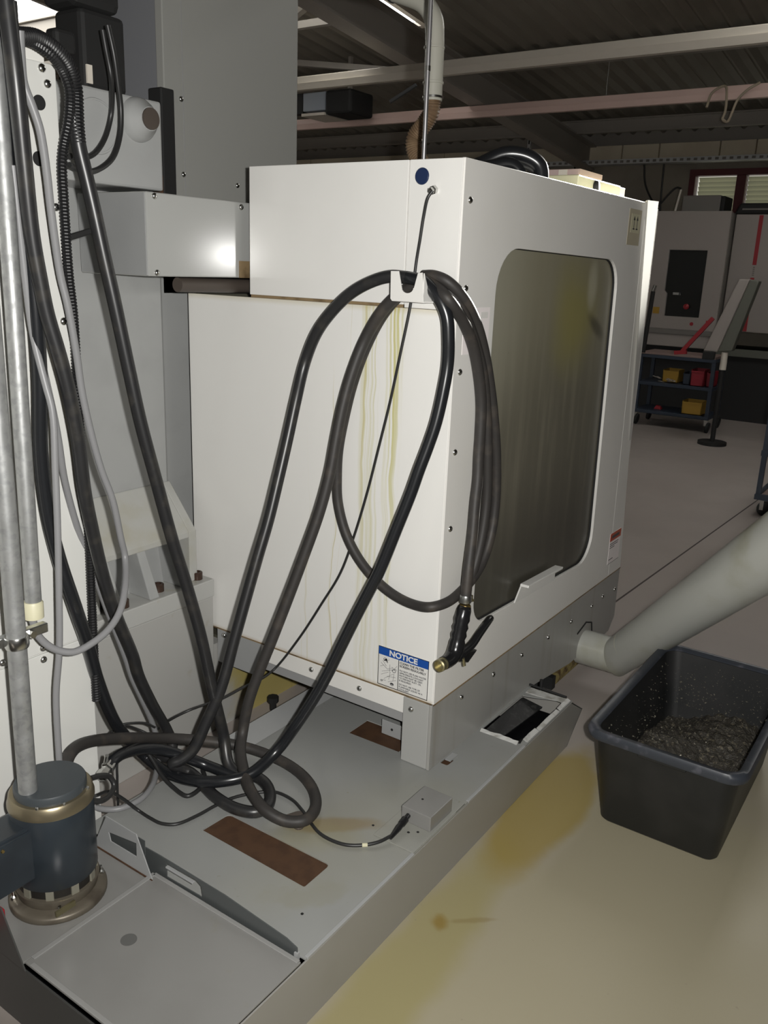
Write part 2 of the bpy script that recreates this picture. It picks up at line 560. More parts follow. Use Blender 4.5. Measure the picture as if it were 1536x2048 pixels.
m = mat('slat', (0.34, 0.335, 0.24), 0.5); m.emit((0.75, 0.76, 0.50), 0.09)  # faint glow put into the slats for daylight coming through them
m = mat('pane_bright', (0.5, 0.5, 0.45), 0.2); m.emit((1.0, 0.98, 0.86), 0.55)
m = mat('rooflight', (0.8, 0.8, 0.8), 0.4); m.emit((1.0, 0.98, 0.93), 5.8)
m = mat('far_white', (0.36, 0.325, 0.30), 0.42)
m = mat('far_shade', (0.20, 0.185, 0.17), 0.5)
m = mat('far_window', (0.010, 0.011, 0.010), 0.25)
m = mat('far_red', (0.33, 0.022, 0.03), 0.45)
m = mat('cart_blue', (0.028, 0.04, 0.062), 0.5)
m = mat('cart_top', (0.26, 0.185, 0.165), 0.6)
m = mat('box_yellow', (0.42, 0.25, 0.03), 0.5)
m = mat('box_red', (0.27, 0.012, 0.025), 0.5)
m = mat('panel_back', (0.13, 0.135, 0.11), 0.5)
m = mat('cable_string', (0.36, 0.30, 0.22), 0.6)
m = mat('unit_blue', (0.34, 0.38, 0.44), 0.4)
G = {k: v.m for k, v in M.items()}

# hose and cable centre lines, in metres
PATHS = {
    'supply_hose': [(0.975, 1.470, 1.911), (0.985, 1.485, 1.758), (0.995, 1.495, 1.636), (1.006, 1.505, 1.505), (1.017, 1.518, 1.366), (1.023, 1.530, 1.252), (1.024, 1.546, 1.113), (1.032, 1.551, 0.984), (1.047, 1.544, 0.873), (1.069, 1.530, 0.757), (1.120, 1.564, 0.636), (1.165, 1.598, 0.520), (1.235, 1.637, 0.366), (1.276, 1.648, 0.297), (1.345, 1.659, 0.200), (1.350, 1.612, 0.182), (1.349, 1.555, 0.182), (1.349, 1.466, 0.200), (1.380, 1.397, 0.212), (1.437, 1.354, 0.222), (1.516, 1.335, 0.260), (1.544, 1.294, 0.337), (1.573, 1.255, 0.422), (1.592, 1.229, 0.489), (1.610, 1.207, 0.556), (1.632, 1.179, 0.639), (1.655, 1.149, 0.723), (1.668, 1.132, 0.772), (1.693, 1.103, 0.882), (1.713, 1.080, 0.971), (1.724, 1.067, 1.029), (1.737, 1.053, 1.088), (1.748, 1.041, 1.146), (1.759, 1.032, 1.224), (1.765, 1.028, 1.285), (1.760, 1.027, 1.345), (1.755, 1.032, 1.395), (1.750, 1.049, 1.430), (1.750, 1.075, 1.455), (1.752, 1.099, 1.470), (1.752, 1.143, 1.477)],
    'return_hose': [(1.176, 1.585, 1.791), (1.182, 1.585, 1.755), (1.188, 1.585, 1.711), (1.199, 1.582, 1.656), (1.211, 1.578, 1.591), (1.227, 1.574, 1.501), (1.246, 1.569, 1.398), (1.271, 1.563, 1.256), (1.292, 1.557, 1.137), (1.322, 1.546, 0.995), (1.354, 1.534, 0.845), (1.385, 1.519, 0.712), (1.415, 1.506, 0.572), (1.442, 1.500, 0.427), (1.459, 1.494, 0.337), (1.474, 1.489, 0.260), (1.457, 1.456, 0.200), (1.458, 1.416, 0.182), (1.477, 1.383, 0.182), (1.471, 1.339, 0.182), (1.440, 1.292, 0.182), (1.396, 1.265, 0.182), (1.364, 1.274, 0.182), (1.345, 1.318, 0.182), (1.348, 1.393, 0.182), (1.368, 1.464, 0.182), (1.385, 1.528, 0.182), (1.364, 1.549, 0.200), (1.350, 1.556, 0.216), (1.365, 1.540, 0.225), (1.391, 1.521, 0.250), (1.423, 1.504, 0.322), (1.461, 1.486, 0.411), (1.508, 1.477, 0.546), (1.550, 1.468, 0.669), (1.581, 1.461, 0.760), (1.613, 1.454, 0.850), (1.646, 1.450, 0.953), (1.678, 1.447, 1.055), (1.709, 1.445, 1.157), (1.740, 1.442, 1.252), (1.740, 1.406, 1.328), (1.740, 1.362, 1.381), (1.742, 1.303, 1.432), (1.745, 1.246, 1.462), (1.748, 1.190, 1.478), (1.752, 1.143, 1.477)],
    'coil_hose': [(1.007, 1.515, 0.400), (1.031, 1.531, 0.410), (1.078, 1.559, 0.400), (1.165, 1.595, 0.360), (1.269, 1.610, 0.310), (1.392, 1.613, 0.250), (1.478, 1.563, 0.220), (1.543, 1.488, 0.200), (1.572, 1.381, 0.186), (1.556, 1.281, 0.184), (1.511, 1.203, 0.184), (1.456, 1.159, 0.184), (1.409, 1.154, 0.184), (1.381, 1.188, 0.184), (1.366, 1.240, 0.200), (1.390, 1.310, 0.210), (1.430, 1.374, 0.222), (1.468, 1.423, 0.250), (1.501, 1.446, 0.280), (1.518, 1.440, 0.363), (1.539, 1.425, 0.441), (1.566, 1.403, 0.532), (1.600, 1.376, 0.649), (1.632, 1.352, 0.760), (1.668, 1.326, 0.890), (1.691, 1.314, 0.988), (1.706, 1.309, 1.071), (1.722, 1.303, 1.153), (1.741, 1.292, 1.234), (1.765, 1.274, 1.315), (1.765, 1.227, 1.388), (1.765, 1.177, 1.435), (1.765, 1.136, 1.457), (1.765, 1.107, 1.473), (1.765, 1.075, 1.461), (1.751, 1.030, 1.434), (1.806, 1.020, 1.389), (1.866, 1.020, 1.326), (1.903, 1.020, 1.260), (1.931, 1.020, 1.176), (1.937, 1.020, 1.093), (1.937, 1.020, 1.039), (1.931, 1.015, 0.975), (1.916, 1.010, 0.920), (1.895, 1.000, 0.838), (1.867, 0.990, 0.758), (1.853, 0.985, 0.672)],
    'loop_hose': [(1.775, 1.114, 1.482), (1.775, 1.083, 1.483), (1.780, 1.050, 1.472), (1.814, 1.025, 1.437), (1.876, 1.020, 1.378), (1.928, 1.020, 1.306), (1.978, 1.020, 1.204), (2.011, 1.020, 1.116), (2.037, 1.020, 1.024), (2.054, 1.020, 0.895), (2.042, 1.020, 0.799), (2.005, 1.020, 0.733), (1.964, 1.020, 0.702), (1.901, 1.020, 0.678), (1.830, 1.025, 0.663), (1.785, 1.049, 0.657), (1.790, 1.100, 0.648), (1.793, 1.164, 0.656), (1.793, 1.224, 0.682), (1.793, 1.287, 0.731), (1.793, 1.334, 0.795), (1.793, 1.364, 0.879), (1.793, 1.369, 0.951), (1.790, 1.364, 1.024), (1.790, 1.345, 1.121), (1.790, 1.319, 1.215), (1.790, 1.281, 1.307), (1.790, 1.235, 1.384), (1.790, 1.187, 1.435), (1.790, 1.145, 1.466), (1.790, 1.101, 1.476), (1.790, 1.061, 1.458), (1.812, 1.030, 1.414), (1.872, 1.025, 1.348), (1.931, 1.022, 1.253), (1.969, 1.022, 1.140), (1.993, 1.022, 1.017), (2.004, 1.022, 0.905), (1.992, 1.022, 0.809), (1.968, 1.024, 0.729), (1.945, 1.024, 0.692)],
    'pressure_hose': [(1.156, 1.565, 0.300), (1.176, 1.572, 0.305), (1.214, 1.585, 0.300), (1.286, 1.597, 0.275), (1.341, 1.585, 0.250), (1.387, 1.552, 0.220), (1.427, 1.512, 0.190), (1.440, 1.457, 0.184), (1.449, 1.416, 0.182)],
    'feed_hose': [(0.952, 1.440, 1.902), (0.959, 1.440, 1.785), (0.974, 1.456, 1.664), (0.991, 1.473, 1.532), (1.005, 1.479, 1.452), (1.017, 1.482, 1.389), (1.036, 1.481, 1.314), (1.054, 1.482, 1.236), (1.073, 1.488, 1.133), (1.089, 1.500, 1.024), (1.121, 1.525, 0.925), (1.167, 1.556, 0.792), (1.214, 1.577, 0.673), (1.271, 1.596, 0.544), (1.296, 1.610, 0.478), (1.347, 1.623, 0.369), (1.403, 1.633, 0.260), (1.407, 1.619, 0.220), (1.389, 1.620, 0.190), (1.385, 1.666, 0.190)],
    'ribbed_conduit': [(1.004, 1.500, 1.861), (1.052, 1.520, 1.868), (1.095, 1.530, 1.857), (1.134, 1.550, 1.839), (1.154, 1.560, 1.813), (1.161, 1.570, 1.783), (1.157, 1.575, 1.746), (1.152, 1.585, 1.710), (1.145, 1.585, 1.671), (1.144, 1.585, 1.605), (1.145, 1.585, 1.459), (1.150, 1.585, 1.380), (1.150, 1.585, 1.278), (1.149, 1.585, 1.130), (1.153, 1.585, 1.042), (1.156, 1.585, 0.949), (1.155, 1.585, 0.858), (1.152, 1.585, 0.716), (1.150, 1.585, 0.582), (1.149, 1.585, 0.478)],
    'grey_cable': [(1.001, 1.480, 1.872), (1.007, 1.491, 1.829), (1.014, 1.499, 1.792), (1.027, 1.498, 1.757), (1.039, 1.498, 1.722), (1.047, 1.502, 1.690), (1.057, 1.510, 1.640), (1.068, 1.521, 1.581), (1.093, 1.540, 1.460), (1.106, 1.541, 1.402), (1.125, 1.548, 1.303), (1.139, 1.556, 1.220), (1.160, 1.559, 1.119), (1.180, 1.559, 1.041), (1.201, 1.554, 0.971), (1.222, 1.558, 0.872), (1.233, 1.560, 0.821), (1.190, 1.511, 0.772), (1.151, 1.483, 0.734), (1.112, 1.472, 0.708), (1.069, 1.471, 0.691), (1.023, 1.478, 0.682), (0.986, 1.492, 0.698), (0.959, 1.502, 0.733), (0.945, 1.500, 0.780)],
    'pump_cable': [(0.974, 1.490, 1.650), (0.985, 1.501, 1.548), (0.996, 1.511, 1.450), (1.009, 1.520, 1.350), (1.017, 1.504, 1.256), (1.022, 1.494, 1.199), (1.018, 1.492, 1.080), (1.013, 1.491, 0.957), (1.007, 1.492, 0.831), (0.999, 1.495, 0.690), (0.989, 1.503, 0.586), (0.984, 1.502, 0.454), (0.982, 1.500, 0.381)],
    'ground_cable': [(1.013, 1.530, 1.393), (1.041, 1.536, 1.255), (1.056, 1.540, 1.182), (1.072, 1.553, 1.124), (1.097, 1.577, 1.031), (1.138, 1.599, 0.906), (1.179, 1.613, 0.798), (1.228, 1.630, 0.670), (1.286, 1.647, 0.523), (1.313, 1.658, 0.449), (1.349, 1.665, 0.366), (1.393, 1.676, 0.260), (1.400, 1.667, 0.190), (1.334, 1.602, 0.180), (1.284, 1.562, 0.180), (1.227, 1.540, 0.180), (1.172, 1.550, 0.180), (1.145, 1.582, 0.180), (1.137, 1.620, 0.180)],
    'level_cable': [(1.790, 1.108, 1.672), (1.785, 1.117, 1.657), (1.790, 1.129, 1.619), (1.795, 1.140, 1.563), (1.800, 1.150, 1.518), (1.800, 1.161, 1.417), (1.800, 1.185, 1.294), (1.805, 1.213, 1.173), (1.805, 1.244, 1.046), (1.805, 1.274, 0.926), (1.805, 1.315, 0.789), (1.805, 1.358, 0.673), (1.805, 1.424, 0.561), (1.800, 1.500, 0.436), (1.790, 1.589, 0.310), (1.731, 1.589, 0.300), (1.679, 1.594, 0.300), (1.585, 1.601, 0.294), (1.543, 1.607, 0.296), (1.471, 1.617, 0.300), (1.436, 1.659, 0.270), (1.427, 1.713, 0.220)],
    'sensor_cable': [(1.044, 1.467, 0.320), (1.130, 1.525, 0.260), (1.166, 1.524, 0.220), (1.200, 1.514, 0.174), (1.199, 1.468, 0.172), (1.202, 1.431, 0.172), (1.222, 1.402, 0.172), (1.274, 1.387, 0.172), (1.336, 1.380, 0.172), (1.383, 1.369, 0.172), (1.438, 1.336, 0.172), (1.468, 1.301, 0.172), (1.470, 1.246, 0.172), (1.451, 1.194, 0.172), (1.423, 1.141, 0.172), (1.407, 1.102, 0.172), (1.404, 1.062, 0.172), (1.413, 1.023, 0.172), (1.437, 0.990, 0.173), (1.464, 0.967, 0.176), (1.501, 0.952, 0.180)],
    'motor_lead': [(1.008, 1.428, 0.400), (1.036, 1.433, 0.390), (1.065, 1.439, 0.370), (1.070, 1.431, 0.350), (1.052, 1.421, 0.340), (1.025, 1.416, 0.340), (1.002, 1.422, 0.350)],
    'thin_loop': [(1.331, 1.631, 0.230), (1.330, 1.605, 0.210), (1.325, 1.574, 0.190), (1.318, 1.521, 0.176), (1.314, 1.462, 0.176), (1.349, 1.459, 0.176), (1.399, 1.488, 0.176), (1.420, 1.518, 0.176)],
    'loose_wires': [(1.292, 1.706, 0.300), (1.319, 1.692, 0.300), (1.360, 1.672, 0.290), (1.384, 1.660, 0.270)],
    'wire_b': [(1.234, 1.666, 0.300), (1.259, 1.678, 0.310), (1.296, 1.673, 0.310), (1.327, 1.663, 0.290), (1.350, 1.641, 0.270)],
    'wire_c': [(1.186, 1.575, 0.172), (1.181, 1.566, 0.250), (1.190, 1.571, 0.300), (1.220, 1.580, 0.310), (1.287, 1.605, 0.290)],
    'block_cable_a': [(1.384, 1.740, 1.982), (1.391, 1.740, 1.943), (1.401, 1.740, 1.894), (1.418, 1.760, 1.857), (1.428, 1.780, 1.817), (1.408, 1.780, 1.766), (1.370, 1.770, 1.728), (1.320, 1.750, 1.710), (1.265, 1.720, 1.707)],
    'block_cable_b': [(1.390, 1.730, 1.992), (1.404, 1.730, 1.935), (1.420, 1.740, 1.877), (1.433, 1.750, 1.827), (1.427, 1.750, 1.772), (1.395, 1.740, 1.719), (1.343, 1.730, 1.687), (1.288, 1.710, 1.678), (1.239, 1.690, 1.685)],
    'roof_string': [(8.950, 2.557, 3.052), (9.000, 2.533, 3.188), (9.000, 2.426, 3.236), (8.950, 2.385, 3.127), (8.950, 2.381, 2.999), (8.950, 2.395, 2.944), (8.950, 2.347, 2.919), (8.950, 2.317, 2.995), (8.950, 2.283, 3.099), (8.950, 2.207, 3.178), (9.000, 2.118, 3.242)],
    'ribbed_sleeve': [(1.014, 1.505, 1.869), (1.067, 1.525, 1.878), (1.115, 1.540, 1.869), (1.157, 1.560, 1.849), (1.179, 1.575, 1.818), (1.183, 1.580, 1.783), (1.184, 1.582, 1.751), (1.187, 1.584, 1.719)],
}

# ================================================================== THE HALL
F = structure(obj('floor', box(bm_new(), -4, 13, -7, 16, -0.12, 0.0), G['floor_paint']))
j = structure(obj('floor_joint', prism(bm_new(), [(3.2, 1.234), (7.5, 1.064), (7.5, 1.072), (3.2, 1.244)], 'Z', 0.0, 0.0006), G['joint'], F))

# back wall of blocks with a pale ring beam along its top
W = bm_new()
plate(W, [(-7, 0), (16, 0), (16, 3.02), (-7, 3.02)], [[(1.9, 1.85), (3.66, 1.85), (3.66, 2.88), (1.9, 2.88)]], 'X', 12.5, 12.8)
wall = structure(obj('wall_back', W, G['wall_block']))
beam_y = [(-7, -1.6), (-1.6, 1.2), (1.2, 2.85), (2.85, 3.3), (3.3, 4.1), (4.1, 4.62), (4.62, 5.3), (5.3, 7.5), (7.5, 10.2), (10.2, 16)]
first = None
for a, b in beam_y:
    structure(obj('wall_panel', box(bm_new(), 12.40, 12.8, a + 0.008, b - 0.008, 3.03, 3.24), G['wall_beam'], wall, bevel=0.006))
structure(obj('wall_cap', box(bm_new(), 12.55, 12.8, -7, 16, 3.24, 3.5), G['roof_steel'], wall))
for y in (-2.2, 5.35, 10.4):
    structure(obj('wall_pier', box(bm_new(), 12.38, 12.5, y - 0.28, y + 0.1, 0, 3.02), G['wall_block'], wall))

structure(obj('wall_right', box(bm_new(), -4, 12.5, -7.2, -7.0, 0, 5.1), G['wall_block']))
structure(obj('wall_left', box(bm_new(), -4, 12.5, 15.6, 15.8, 0, 5.1), G['wall_block']))

# window with a dark red frame and half closed louvres
WN = structure(obj('window_1', box(bm_new(), 12.44, 12.56, 1.9, 3.66, 2.82, 2.90), G['frame_red']))
for (y0, y1, z0, z1) in ((3.58, 3.66, 1.85, 2.82), (2.93, 3.05, 1.85, 2.82), (1.9, 1.98, 1.85, 2.82), (1.98, 3.58, 1.85, 1.93)):
    structure(obj('window_frame', box(bm_new(), 12.44, 12.56, y0, y1, z0, z1), G['frame_red'], WN, bevel=0.006))
for y0, y1 in ((3.05, 3.58), (1.98, 2.93)):
    structure(obj('pane', box(bm_new(), 12.60, 12.61, y0, y1, 1.93, 2.82), G['pane_bright'], WN))
    z = 2.80
    while z > 1.95:
        b = bm_new()
        prism(b, [(12.515, z), (12.575, z - 0.050), (12.578, z - 0.045), (12.518, z + 0.005)], 'Y', y0 + 0.012, y1 - (0.03 if y0 > 3 else 0.012))
        structure(obj('slat', b, G['slat'], WN))
        z -= 0.058

# corrugated roof falling towards the back wall
def roof_z(x): return 4.65 - 0.1 * x
R = bm_new()
prof = []
y = -7.0
while y < 16:
    prof += [(y, 0.0), (y + 0.055, 0.045), (y + 0.135, 0.045), (y + 0.19, 0.0)]
    y += 0.21
rings = []
for x in (-4.0, 12.9):
    rings.append([(x, yy, roof_z(x) + zz) for yy, zz in prof] )
V = [[R.verts.new(p) for p in r] for r in rings]
for i in range(len(prof) - 1):
    R.faces.new((V[0][i], V[0][i + 1], V[1][i + 1], V[1][i]))
roof = structure(obj('ceiling', R, G['roof_sheet']))
sm = roof.modifiers.new('thickness', 'SOLIDIFY'); sm.thickness = 0.004; sm.offset = 1
for x in (1.4, 3.95, 6.5, 9.06, 11.7):
    b = bm_new()
    z1 = roof_z(x) - 0.015
    for (xa, xb, za, zb) in ((x - 0.045, x + 0.045, z1 - 0.015, z1), (x - 0.008, x + 0.008, z1 - 0.15, z1 - 0.015), (x - 0.045, x + 0.045, z1 - 0.165, z1 - 0.15)):
        box(b, xa, xb, -7, 16, za, zb)
    structure(obj('roof_purlin', b, G['roof_steel'], roof))
for gy in (5.1, -3.2, 13.0):
    b = bm_new()
    xa, xb = -3.5, 12.4
    for (w0, w1, d0, d1) in ((-0.1, 0.1, 0.165, 0.185), (-0.01, 0.01, 0.185, 0.46), (-0.1, 0.1, 0.46, 0.485)):
        loft(b, [[(x, gy + w0, roof_z(x) - d1), (x, gy + w1, roof_z(x) - d1), (x, gy + w1, roof_z(x) - d0), (x, gy + w0, roof_z(x) - d0)] for x in (xa, xb)])
    structure(obj('roof_girder', b, G['roof_steel'], roof))
for a, c in (((6.5, 5.2, 3.78), (9.06, 9.5, 3.55)), ((9.06, 5.2, 3.55), (6.5, 9.5, 3.78)), ((6.6, 5.2, 3.55), (6.6, 12.8, 3.55))):
    structure(obj('roof_brace', beam(bm_new(), a, c, 0.06, 0.06), G['roof_steel'], roof))
for i, (x0, x1, y0, y1) in enumerate(((5.6, 7.95, 5.15, 5.78), (5.6, 7.95, 8.7, 10.1), (5.6, 7.95, 0.3, 1.4))):  # last rooflight is out of view, added to light the hall floor
    b = bm_new()
    loft(b, [[(x, y0, roof_z(x) - 0.012), (x, y1, roof_z(x) - 0.012), (x, y1, roof_z(x) - 0.006), (x, y0, roof_z(x) - 0.006)] for x in (x0, x1)])
    structure(obj('rooflight', b, G['rooflight'], roof))
    b = bm_new()
    plate(b, [(x0 - .06, y0 - .06), (x1 + .06, y0 - .06), (x1 + .06, y1 + .06), (x0 - .06, y1 + .06)], [[(x0, y0), (x1, y0), (x1, y1), (x0, y1)]], 'Z', 0, 0.05)
    for v in b.verts: v.co.z += roof_z(v.co.x) - 0.055
    structure(obj('rooflight_frame', b, G['roof_steel'], roof))

# lighting rails, hung in two rows
for x, label, mt in ((7.1, 'off-white light rail hung under the roof, upper one crossing the pipe elbow', 'rail_white'),
                     (9.1, 'pinkish light rail hung under the roof, lower one with the loose cord', 'rail_daylit_pink')):
    t = thing('light_rail', label, 'light rail', (x, 4, 3.15), 'light rails under the hall roof')
    obj('rail_body', box(bm_new(), x - 0.03, x + 0.03, -6, 15, 3.185, 3.25), G[mt], t, bevel=0.006)
    obj('tube_cover', prism(bm_new(), [(x - 0.045, 3.185), (x - 0.03, 3.13), (x + 0.03, 3.13), (x + 0.045, 3.185)], 'Y', -6, 15), G[mt], t)
    for hy in ((-3.5, 0.1, 7.5, 11.5) if x < 8 else (-3.4, 0.1, 3.62, 7.2, 10.8)):
        obj('hanger', rod(bm_new(), (x, hy, 3.25), (x, hy, roof_z(x)), 0.008, 8), G['steel'], t)

# cable tray along the wall, the post that carries it, a dark clamp box, string on the rail
t = thing('cable_tray', 'perforated galvanised cable tray running along the back wall', 'cable tray', (12.25, 4, 3.0))
obj('tray_side', box(bm_new(), 12.14, 12.15, -6, 9.5, 2.965, 3.025), G['tray'], t)
obj('tray_floor', box(bm_new(), 12.15, 12.36, -6, 9.5, 2.965, 2.970), G['tray'], t)
b = bm_new()
yy = -1.0
while yy < 9.4:
    box(b, 12.136, 12.14, yy, yy + 0.045, 2.98, 3.01); yy += 0.09
sl = obj('tray_slots', b, G['far_shade'], t); sl['kind'] = 'stuff'
t = thing('strut_post', 'galvanised strut hanging from the roof behind the black hoses', 'post', (12.0, 5.85, 3.0))
b = bm_new(); box(b, 11.98, 12.02, 5.82, 5.87, 2.9, 3.56); obj('strut', b, G['tray'], t)
b = bm_new()
for k in range(6): box(b, 11.976, 11.98, 5.835, 5.855, 2.95 + k * .1, 3.0 + k * .1)
obj('strut_slots', b, G['matt_black'], t)['kind'] = 'stuff'
t = thing('junction_box', 'small black box on the pale wall beam above the cable tray', 'box', (12.3, 5.3, 3.05))
obj('case', box(bm_new(), 12.24, 12.39, 5.15, 5.43, 3.045, 3.20), G['matt_black'], t, bevel=0.01)
obj('cover', box(bm_new(), 12.225, 12.24, 5.17, 5.33, 3.07, 3.18), G['far_shade'], t, bevel=0.004)
for i, (pts, lab) in enumerate((
        ([(12.3, 5.25, 3.05), (12.2, 5.22, 2.8), (12.2, 5.25, 2.6), (12.2, 5.15, 2.4)], 'thin black cable dropping from the small black box'),
        ([(12.3, 4.25, 2.97), (12.3, 4.2, 2.7), (12.3, 4.0, 2.4), (12.3, 3.85, 2.3)], 'black cable sagging from the tray beside the white door edge'),
        ([(12.3, 3.98, 2.97), (12.3, 3.97, 2.6), (12.3, 3.95, 2.2)], 'black cable hanging straight down the back wall'))):
    tag(obj('wall_cable', tube(bm_new(), smooth_path(pts), 0.013, 8), G['dark_cable'], smooth=True), lab, 'cable', 'cables on the back wall')
tag(obj('hanging_string', tube(bm_new(), smooth_path(PATHS['roof_string']), 0.012, 8), G['cable_string'], smooth=True),
    'looped pale cord dangling from the lower light rail', 'cord')

# fan heater under the roof
t = thing('fan_heater', 'dark fan heater with a pale grille hung under the roof', 'heater', (8.5, 6.8, 3.1))
obj('housing', box(bm_new(), 8.45, 8.9, 6.38, 6.75, 3.16, 3.42), G['matt_black'], t, bevel=0.03)
obj('grille', box(bm_new(), 8.5, 8.9, 6.78, 7.12, 3.22, 3.42), G['unit_blue'], t, bevel=0.01)
obj('drip_tray', box(bm_new(), 8.45, 8.9, 6.76, 7.10, 3.16, 3.19), G['rail_white'], t)
obj('hanging_bar', box(bm_new(), 8.6, 8.64, 6.5, 6.54, 3.42, 3.78), G['roof_steel'], t)
obj('bracket', box(bm_new(), 8.5, 8.6, 7.12, 7.3, 3.2, 3.42), G['matt_black'], t)

# ---------------------------------------------------------------- machine far behind
t = thing('milling_machine', 'grey machining centre with a dark window and a red stripe by the back wall', 'machine', (10.3, 2.4, 0))
obj('front_panel', plate(bm_new(), [(2.40, 0.95), (3.6, 0.95), (3.6, 2.19), (2.40, 2.19)],
    [[(2.595, 1.09), (2.97, 1.09), (2.97, 1.33), (3.0, 1.36), (3.0, 1.79), (2.595, 1.79)]], 'X', 9.8, 9.84), G['far_white'], t, bevel=0.006)
obj('window_pane', box(bm_new(), 9.825, 9.835, 2.58, 3.01, 1.08, 1.80), G['far_window'], t)
obj('skirt_panel', box(bm_new(), 9.82, 10.9, 2.40, 3.6, 0.76, 0.90), G['far_white'], t, bevel=0.01)
obj('sill', box(bm_new(), 9.80, 9.86, 2.40, 3.6, 0.90, 0.95), G['far_shade'], t)
obj('side_housing', plate(bm_new(), [(1.4, 0.96), (2.40, 0.96), (2.40, 2.17), (1.4, 2.17)], [], 'X', 10.0, 10.9), G['far_white'], t, bevel=0.01)
obj('cabin_shell', box(bm_new(), 9.9, 10.9, 2.41, 3.6, 0.95, 2.18), G['far_shade'], t)
for z0, z1 in ((1.66, 2.16), (0.97, 1.53)):
    obj('red_stripe', box(bm_new(), 9.996, 10.0, 2.125, 2.165, z0, z1), G['far_red'], t)
b = bm_new()
for k in range(5):
    box(b, 9.997, 10.0, 2.135, 2.155, 1.55 + k * .02, 1.562 + k * .02)
obj('faded_print', b, G['far_shade'], t)['kind'] = 'stuff'
obj('machine_base', box(bm_new(), 10.0, 10.9, 1.2, 3.6, 0.0, 0.76), G['matt_black'], t)
obj('base_rail', box(bm_new(), 9.95, 10.0, 1.2, 2.40, 0.70, 0.78), G['panel_back'], t)
obj('yellow_plate', box(bm_new(), 9.794, 9.80, 3.03, 3.10, 1.11, 1.18), G['box_yellow'], t)
obj('red_plate', box(bm_new(), 9.794, 9.80, 2.47, 2.51, 1.045, 1.065), G['far_red'], t)
obj('red_mark', lathe(bm_new(), [(0.02, 0), (0.02, 0.004)], (9.795, 2.66, 1.02), (1, 0, 0), 12), G['far_red'], t)
obj('red_lamp', lathe(bm_new(), [(0.03, 0), (0.03, 0.02), (0.01, 0.03)], (9.805, 2.74, 1.2), (-1, 0, 0), 14), G['far_red'], t)
obj('lock_handle', box(bm_new(), 9.79, 9.81, 2.84, 2.90, 1.32, 1.345), G['steel'], t)
t = thing('top_case', 'plain grey case standing on the far machine under the window', 'box', (10.2, 2.75, 2.18))
obj('case', box(bm_new(), 9.95, 10.3, 2.57, 2.97, 2.185, 2.36), G['far_shade'], t, bevel=0.01)
obj('case_end', box(bm_new(), 9.96, 10.28, 2.525, 2.568, 2.185, 2.35), G['matt_black'], t, bevel=0.008)
t = thing('black_case', 'low black case lying on the far machine beside the red stripe', 'case', (10.2, 2.0, 2.17))
obj('shell', prism(bm_new(), [(2.42, 2.172), (2.37, 2.28), (1.7, 2.28), (1.66, 2.172)], 'X', 9.98, 10.4), G['matt_black'], t, bevel=0.02)
obj('lid_rim', box(bm_new(), 9.965, 9.98, 1.72, 2.34, 2.21, 2.225), G['far_shade'], t)
tag(obj('thin_rod', rod(bm_new(), (9.95, 3.04, 2.18), (9.95, 3.0, 2.42), 0.012, 8), G['rail_white']), 'thin pale rod standing on the far machine left of the grey case', 'rod')
tag(obj('curved_wire', tube(bm_new(), smooth_path([(9.95, 3.3, 2.19), (9.95, 3.22, 2.26), (9.95, 3.12, 2.38), (9.95, 3.05, 2.44), (9.95, 3.0, 2.43)]), 0.010, 8), G['dark_cable'], smooth=True), 'thin dark wire arching up beside the pale rod', 'wire')

# control panel tilted in front of the far machine
t = thing('control_panel', 'tilted grey control panel with a red support arm in front of the far machine', 'control panel', (8.5, 2.0, 0))
b = bm_new()
loft(b, [[(8.30, 1.99, 0.86), (8.30, 1.865, 0.875), (8.42, 1.865, 0.875), (8.42, 1.99, 0.86)],
         [(8.30, 1.80, 1.51), (8.30, 1.72, 1.50), (8.42, 1.72, 1.50), (8.42, 1.80, 1.51)]])
obj('back_plate', b, G['panel_back'], t, bevel=0.01)
b = bm_new()
loft(b, [[(8.27, 2.11, 0.86), (8.27, 1.985, 0.86), (8.40, 1.985, 0.86), (8.40, 2.11, 0.86)],
         [(8.27, 1.885, 1.51), (8.27, 1.795, 1.51), (8.40, 1.795, 1.51), (8.40, 1.885, 1.51)]])
obj('screen_housing', b, G['far_white'], t, bevel=0.01)
obj('red_arm', beam(bm_new(), (8.25, 2.29, 0.845), (8.25, 2.055, 1.16), 0.035, 0.035), G['far_red'], t)
obj('arm_foot', beam(bm_new(), (8.25, 2.36, 0.825), (8.25, 2.25, 0.84), 0.04, 0.035), G['far_red'], t)
obj('arm_bracket', box(bm_new(), 8.23, 8.30, 2.00, 2.10, 0.79, 0.86), G['matt_black'], t, bevel=0.006)
obj('pivot', lathe(bm_new(), [(0.03, 0.70), (0.03, 0.86)], (8.34, 1.93, 0)), G['rail_white'], t, smooth=True)
obj('stand_pole', lathe(bm_new(), [(0.022, 0.03), (0.022, 0.70)], (8.34, 1.93, 0)), G['matt_black'], t, smooth=True)
obj('stand_base', lathe(bm_new(), [(0.13, 0.0), (0.13, 0.03)], (8.34, 1.93, 0)), G['matt_black'], t)

